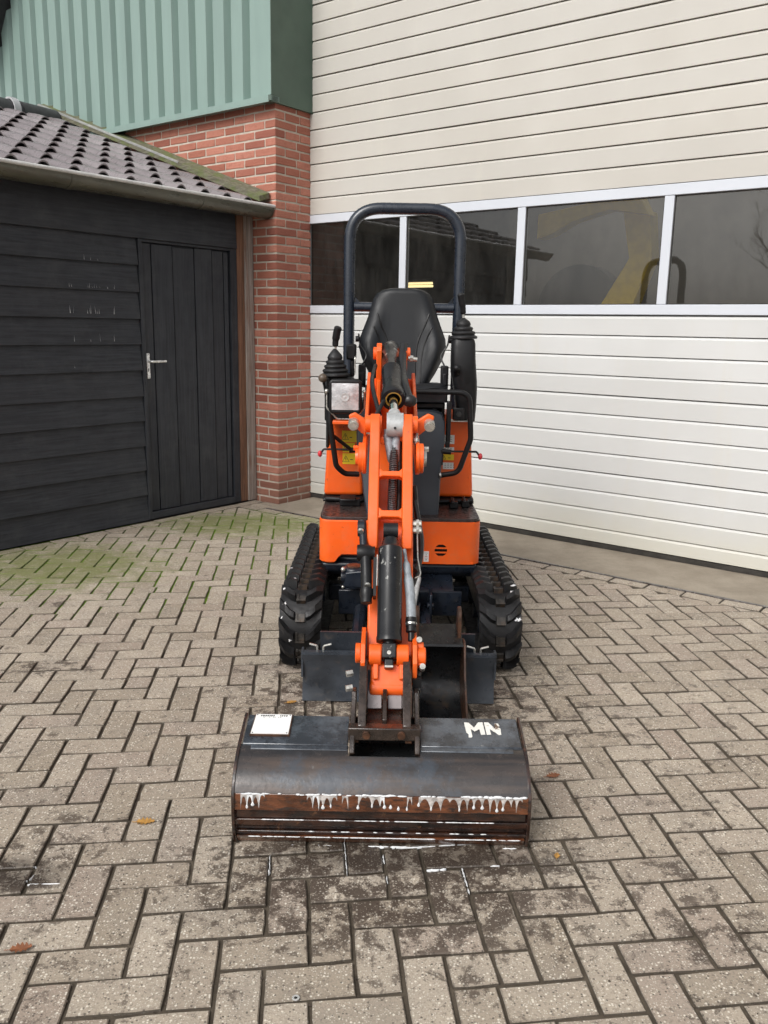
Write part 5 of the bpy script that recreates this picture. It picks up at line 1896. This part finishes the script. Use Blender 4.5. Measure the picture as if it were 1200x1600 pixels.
for (xa, la), (xb, lb) in zip(drips, drips[1:]):
    if xb - xa > .036 or rr.random() < .12:
        continue
    n = 12
    top, bot = [], []
    base = rr.uniform(.001, .005)
    k = rr.uniform(3.0, 7.0)
    for i in range(n + 1):
        t = i / n
        L = base + (la - base) * (1 - t) ** k + (lb - base) * t ** k
        x = xa + (xb - xa) * t
        top.append(front(x, .1675, .0010)); bot.append(front(x, .1675 - min(L, .0475), .0007))
    m_ = [(p + q) / 2 + Vector((0, -.0005, 0)) for p, q in zip(top, bot)]
    tgt = film_b if rr.random() < .88 else drip_b
    tgt.add(top + m_ + bot, [(i, n + 1 + i, n + 2 + i, i + 1) for i in range(n)] + [(n + 1 + i, 2 * n + 2 + i, 2 * n + 3 + i, n + 2 + i) for i in range(n)])
b = drip_b
for x, L in drips:
    if L > .03 and rr.random() < .55:          # suds gathered where a run ends
        w = rr.uniform(.0025, .0055)
        c = front(x, .1675 - L + .002, .0006)
        rings = []
        for q, ww in ((0, .5), (.3, 1.0), (.55, .75), (1.0, .25)):
            rings.append([c + Vector((w * ww * math.cos(a), -.0016 * ww * max(0, math.sin(a)) + .0003, .013 * q)) for a in [2 * math.pi * j / 8 for j in range(8)]])
        b.rings(rings)
b = drip_b
tag(part(film_b, 'soap_film', 'foam_film', bk, smooth=70), kind='stuff')
for z, y, x0, x1, dn in ((.0895, 2.163, -.33, -.21, .9), (.0895, 2.163, -.17, .16, .55), (.0895, 2.163, .06, .33, .6), (.0345, 2.1655, -.36, -.19, .8), (.0345, 2.1655, -.19, .02, .95), (.0345, 2.1655, .0, .40, .65), (.050, 2.169, -.2, .3, .25)):
    x = x0
    while x < x1:
        if rr.random() < dn:
            blob_add((x, y, z), rr.uniform(.006, .012), .002, rr.uniform(.0008, .0018))
        x += rr.uniform(.006, .011)
tag(part(b, 'bucket_foam', 'foam', bk, smooth=70), kind='stuff')

# ------------------------------------------------------------------ the spare narrow bucket standing behind
NB = Vector((.21, 2.95, 0))
nb = thing('digging_bucket', NB, 0, 'narrow black and rusty spare bucket standing open between the arm and the blade', 'bucket')
nx0, nx1 = .106, .313
b = B()
po = [(2.70, .012), (2.90, .010), (3.00, .020), (3.07, .055), (3.105, .11), (3.11, .19), (3.06, .285), (3.005, .300)]
pi_ = [(2.998, .292), (3.05, .276), (3.097, .19), (3.093, .115), (3.06, .065), (2.995, .032), (2.90, .022), (2.70, .022)]
b.prism(po + pi_, 'x', nx0 + .008, nx1 - .008)
b.emit('shell', 'inside', nb, NB, smooth=60)
b = B(); b.prism([(2.66, .010), (2.80, .012), (2.80, .024), (2.68, .0245)], 'x', nx0 + .009, nx1 - .009)
b.emit('cutting_lip', 'rust', nb, NB, bevel=.001)
b = B(); b.prism([(3.004, .3005), (3.06, .2955), (3.13, .325), (3.13, .335), (3.06, .312)], 'x', nx0 + .01, nx1 - .01)
b.emit('top_plate', 'inside', nb, NB)
for x in (nx0, nx1 - .0078):
    b = B(); b.prism([(2.66, .006), (2.72, .005), (2.90, .002), (3.01, .012), (3.085, .05), (3.118, .11), (3.12, .2), (3.07, .30), (3.0, .312), (2.985, .300), (2.94, .20), (2.80, .085), (2.69, .06)], 'x', x, x + .0078)
    b.emit('side_plate', 'rust', nb, NB, bevel=.0012)
for x in (.127, .286):
    b = B(); b.prism([(3.045, .305)] + [(3.085 - .035 * math.cos(a), .385 + .035 * math.sin(a)) for a in [math.pi * k / 8 for k in range(9)]] + [(3.135, .325)], 'x', x, x + .014)
    b.emit('ear', 'rust', nb, NB, bevel=.003)
b = B(); b.ball((.302, 2.73, .034), .006); b.tube([(.298, 2.72, .028), (.305, 2.70, .034), (.310, 2.72, .042)], .002, 6)
b.emit('foam_fleck', 'foam', nb, NB)

# ------------------------------------------------------------------ foam and film of water run out on the stones
b = B()
rr = random.Random(31)
def foam_line(p, q, w, gap=.15):
    d = (q - p)
    L = d.length
    d.normalize()
    nn = Vector((-d.y, d.x))
    t = rr.uniform(0, .01)
    while t < L:
        ln = rr.uniform(.015, .08)
        if rr.random() > gap:
            e = min(L, t + ln)
            k = max(2, int((e - t) / .007))
            rings = []
            for i in range(k + 1):
                c = p + d * (t + (e - t) * i / k) + nn * rr.uniform(-.0012, .0012)
                ww = w * rr.uniform(.5, 1.5) * (.25 if i in (0, k) else 1)
                rings.append([Vector((c.x + nn.x * ww * a, c.y + nn.y * ww * a, -.006 + h)) for a, h in ((-1, 0), (-.7, .0045 + ww * .3), (0, .0055 + ww * .5), (.7, .0045 + ww * .3), (1, 0))])
            b.rings(rings)
        t += ln + rr.uniform(0, .012)
jl = []
for k in range(14, 30):
    for I in range(-6, 12):
        if (I + k) % 4:
            continue
        H = [cell(I, k), cell(I + 2, k), cell(I + 2, k + 1), cell(I, k + 1)]
        V = [cell(I + 2, k), cell(I + 3, k), cell(I + 3, k + 2), cell(I + 2, k + 2)]
        for q in (H, V):
            for a, c in ((q[0], q[1]), (q[0], q[3])):
                m_ = (a + c) / 2
                d = 2.19 - m_.y
                if -.02 < d < .20 and -.36 < m_.x < .46:
                    jl.append((a, c, d))
for a, c, d in jl:
    keep = .85 if d < .06 else .5 if d < .12 else .16
    if -.04 < (a.x + c.x) / 2 < .24:
        keep += .2
    if rr.random() < keep:
        foam_line(a, c, rr.uniform(.0014, .0032) * (1 if d < .13 else .7), .28)
foam_line(Vector((-.36, 2.178)), Vector((.40, 2.180)), .003, .35)
for a, c in (((-.99, 1.985), (-.93, 2.00)), ((-.93, 2.00), (-.90, 2.075)), ((-.93, 1.985), (-.84, 1.990)), ((-1.05, 2.06), (-.93, 2.06))):
    foam_line(Vector(a), Vector(c), .0018, .3)
foam_line(Vector((-1.47, 3.43)), Vector((-1.33, 3.44)), .0022, .3)
tag(b.emit('soap_foam', 'foam', smooth=70), 'white soap suds run into the paving joints in front of the bucket', 'foam', None, 'stuff')

# ------------------------------------------------------------------ grit, crumbs of soil and twigs in the joints
b = B()
rr = random.Random(91)
def crumb(x, y, r, z=0):
    k = 5
    a0 = rr.uniform(0, 6)
    ring = [Vector((x + r * rr.uniform(.6, 1.2) * math.cos(a0 + 2 * math.pi * i / k), y + r * rr.uniform(.6, 1.2) * math.sin(a0 + 2 * math.pi * i / k), z - .002)) for i in range(k)]
    b.add(ring + [Vector((x + rr.uniform(-.3, .3) * r, y, z + r * .8))], [(i, (i + 1) % k, k) for i in range(k)])
for q in range(1500):
    x, y = rr.uniform(-2.2, 2.6), rr.uniform(1.45, 5.6)
    near_joint = rr.random() < .8
    if near_joint:
        c = cell(rr.randint(-22, 24), rr.randint(13, 52))
        e = rr.choice((EI, EJ))
        pt = c + e * rr.uniform(0, 1)
        x, y = pt.x + rr.gauss(0, .004), pt.y + rr.gauss(0, .004)
    if UV((x, y))[0] < -.15 or UV((x, y))[1] > -.32:
        continue
    crumb(x, y, abs(rr.gauss(.0016, .0012)) + .0007, 0 if not near_joint else -.002)
for q in range(26):
    x, y, a = rr.uniform(-1.6, 1.9), rr.uniform(1.6, 4.6), rr.uniform(0, 6.28)
    L = rr.uniform(.012, .045)
    d = Vector((math.cos(a), math.sin(a), 0))
    b.tube([Vector((x, y, .0012)), Vector((x, y, .0022)) + d * L * .5 + Vector((0, 0, .001)), Vector((x, y, .0012)) + d * L], .0009, 5)
tag(b.emit('grit', 'soil_crumb', smooth=0), 'dark crumbs of soil and bits of twig scattered along the paving joints', 'grit', None, 'stuff')

# ------------------------------------------------------------------ fallen leaves and a washer
def leaf(name, x, y, size, rot, mat, label, cat, seed):
    r = random.Random(seed)
    lob = []
    n = 5
    for k in range(n):
        t = .12 + .8 * k / (n - 1)
        w = .30 * math.sin(math.pi * min(1, t * .9 + .08)) + .06
        lob += [(t - .05, w * .45), (t, w * r.uniform(.85, 1.15)), (t + .05, w * .9)]
    outl = [(0, .02)] + lob + [(1.02, 0)] + [(a, -b_) for a, b_ in reversed(lob)] + [(0, -.02)]
    b = B()
    top = []
    for (a, c) in outl:
        top.append(Vector((a - .5, c, .09 * (a - .4) ** 2 + .22 * abs(c) ** 1.3 + r.uniform(0, .04))) * size)
    n = len(top)
    mid = [Vector((p.x, 0, .06 * (p.x / size) ** 2 * size)) for p in top]
    vs = top + mid
    fs = [(i, (i + 1) % n, n + (i + 1) % n, n + i) for i in range(n)]
    # the blade has its own thickness
    vs2 = [p - Vector((0, 0, .0006)) for p in vs]
    b.add(vs + vs2, fs + [tuple(len(vs) + i for i in f[::-1]) for f in fs])
    b.tube([Vector((-.5, 0, .02)) * size, Vector((-.72, .03, .015)) * size], .018 * size, 5)
    o = b.emit(name, mat, smooth=60)
    o.location = (x, y, .002)
    o.rotation_euler = (0, 0, rot)
    tag(o, label, cat, 'fallen leaves on the paving')
leaf('oak_leaf', .578, 2.588, .048, .3, 'leaf_rust', 'rusty brown fallen leaf beside the right end of the wide bucket', 'leaf', 1)
leaf('oak_leaf', -.694, 2.278, .054, .1, 'leaf_yellow', 'ochre yellow lobed leaf on dry stones left of the wide bucket', 'leaf', 2)
leaf('oak_leaf', -.841, 1.746, .050, .25, 'leaf_rust', 'dark russet leaf by itself near the bottom left corner of the paving', 'leaf', 3)
leaf('oak_leaf', .505, 2.146, .026, 1.3, 'leaf_yellow', 'tiny yellow leaf scrap just in front of the bucket corner', 'leaf', 4)
leaf('oak_leaf', -.352, 3.12, .04, .4, 'leaf_yellow', 'small tan leaf beside the left track and blade wing', 'leaf', 5)
b = B(); b.lathe((0, 0, 0), (0, 0, 1), [(0, .004), (0, .0085), (.0016, .0085), (.0016, .004), (0, .004)], 20)
o = b.emit('steel_washer', 'handle')
o.location = (-.176, 1.61, .0005)
tag(o, 'small shiny steel washer lying in a joint of the paving', 'washer')
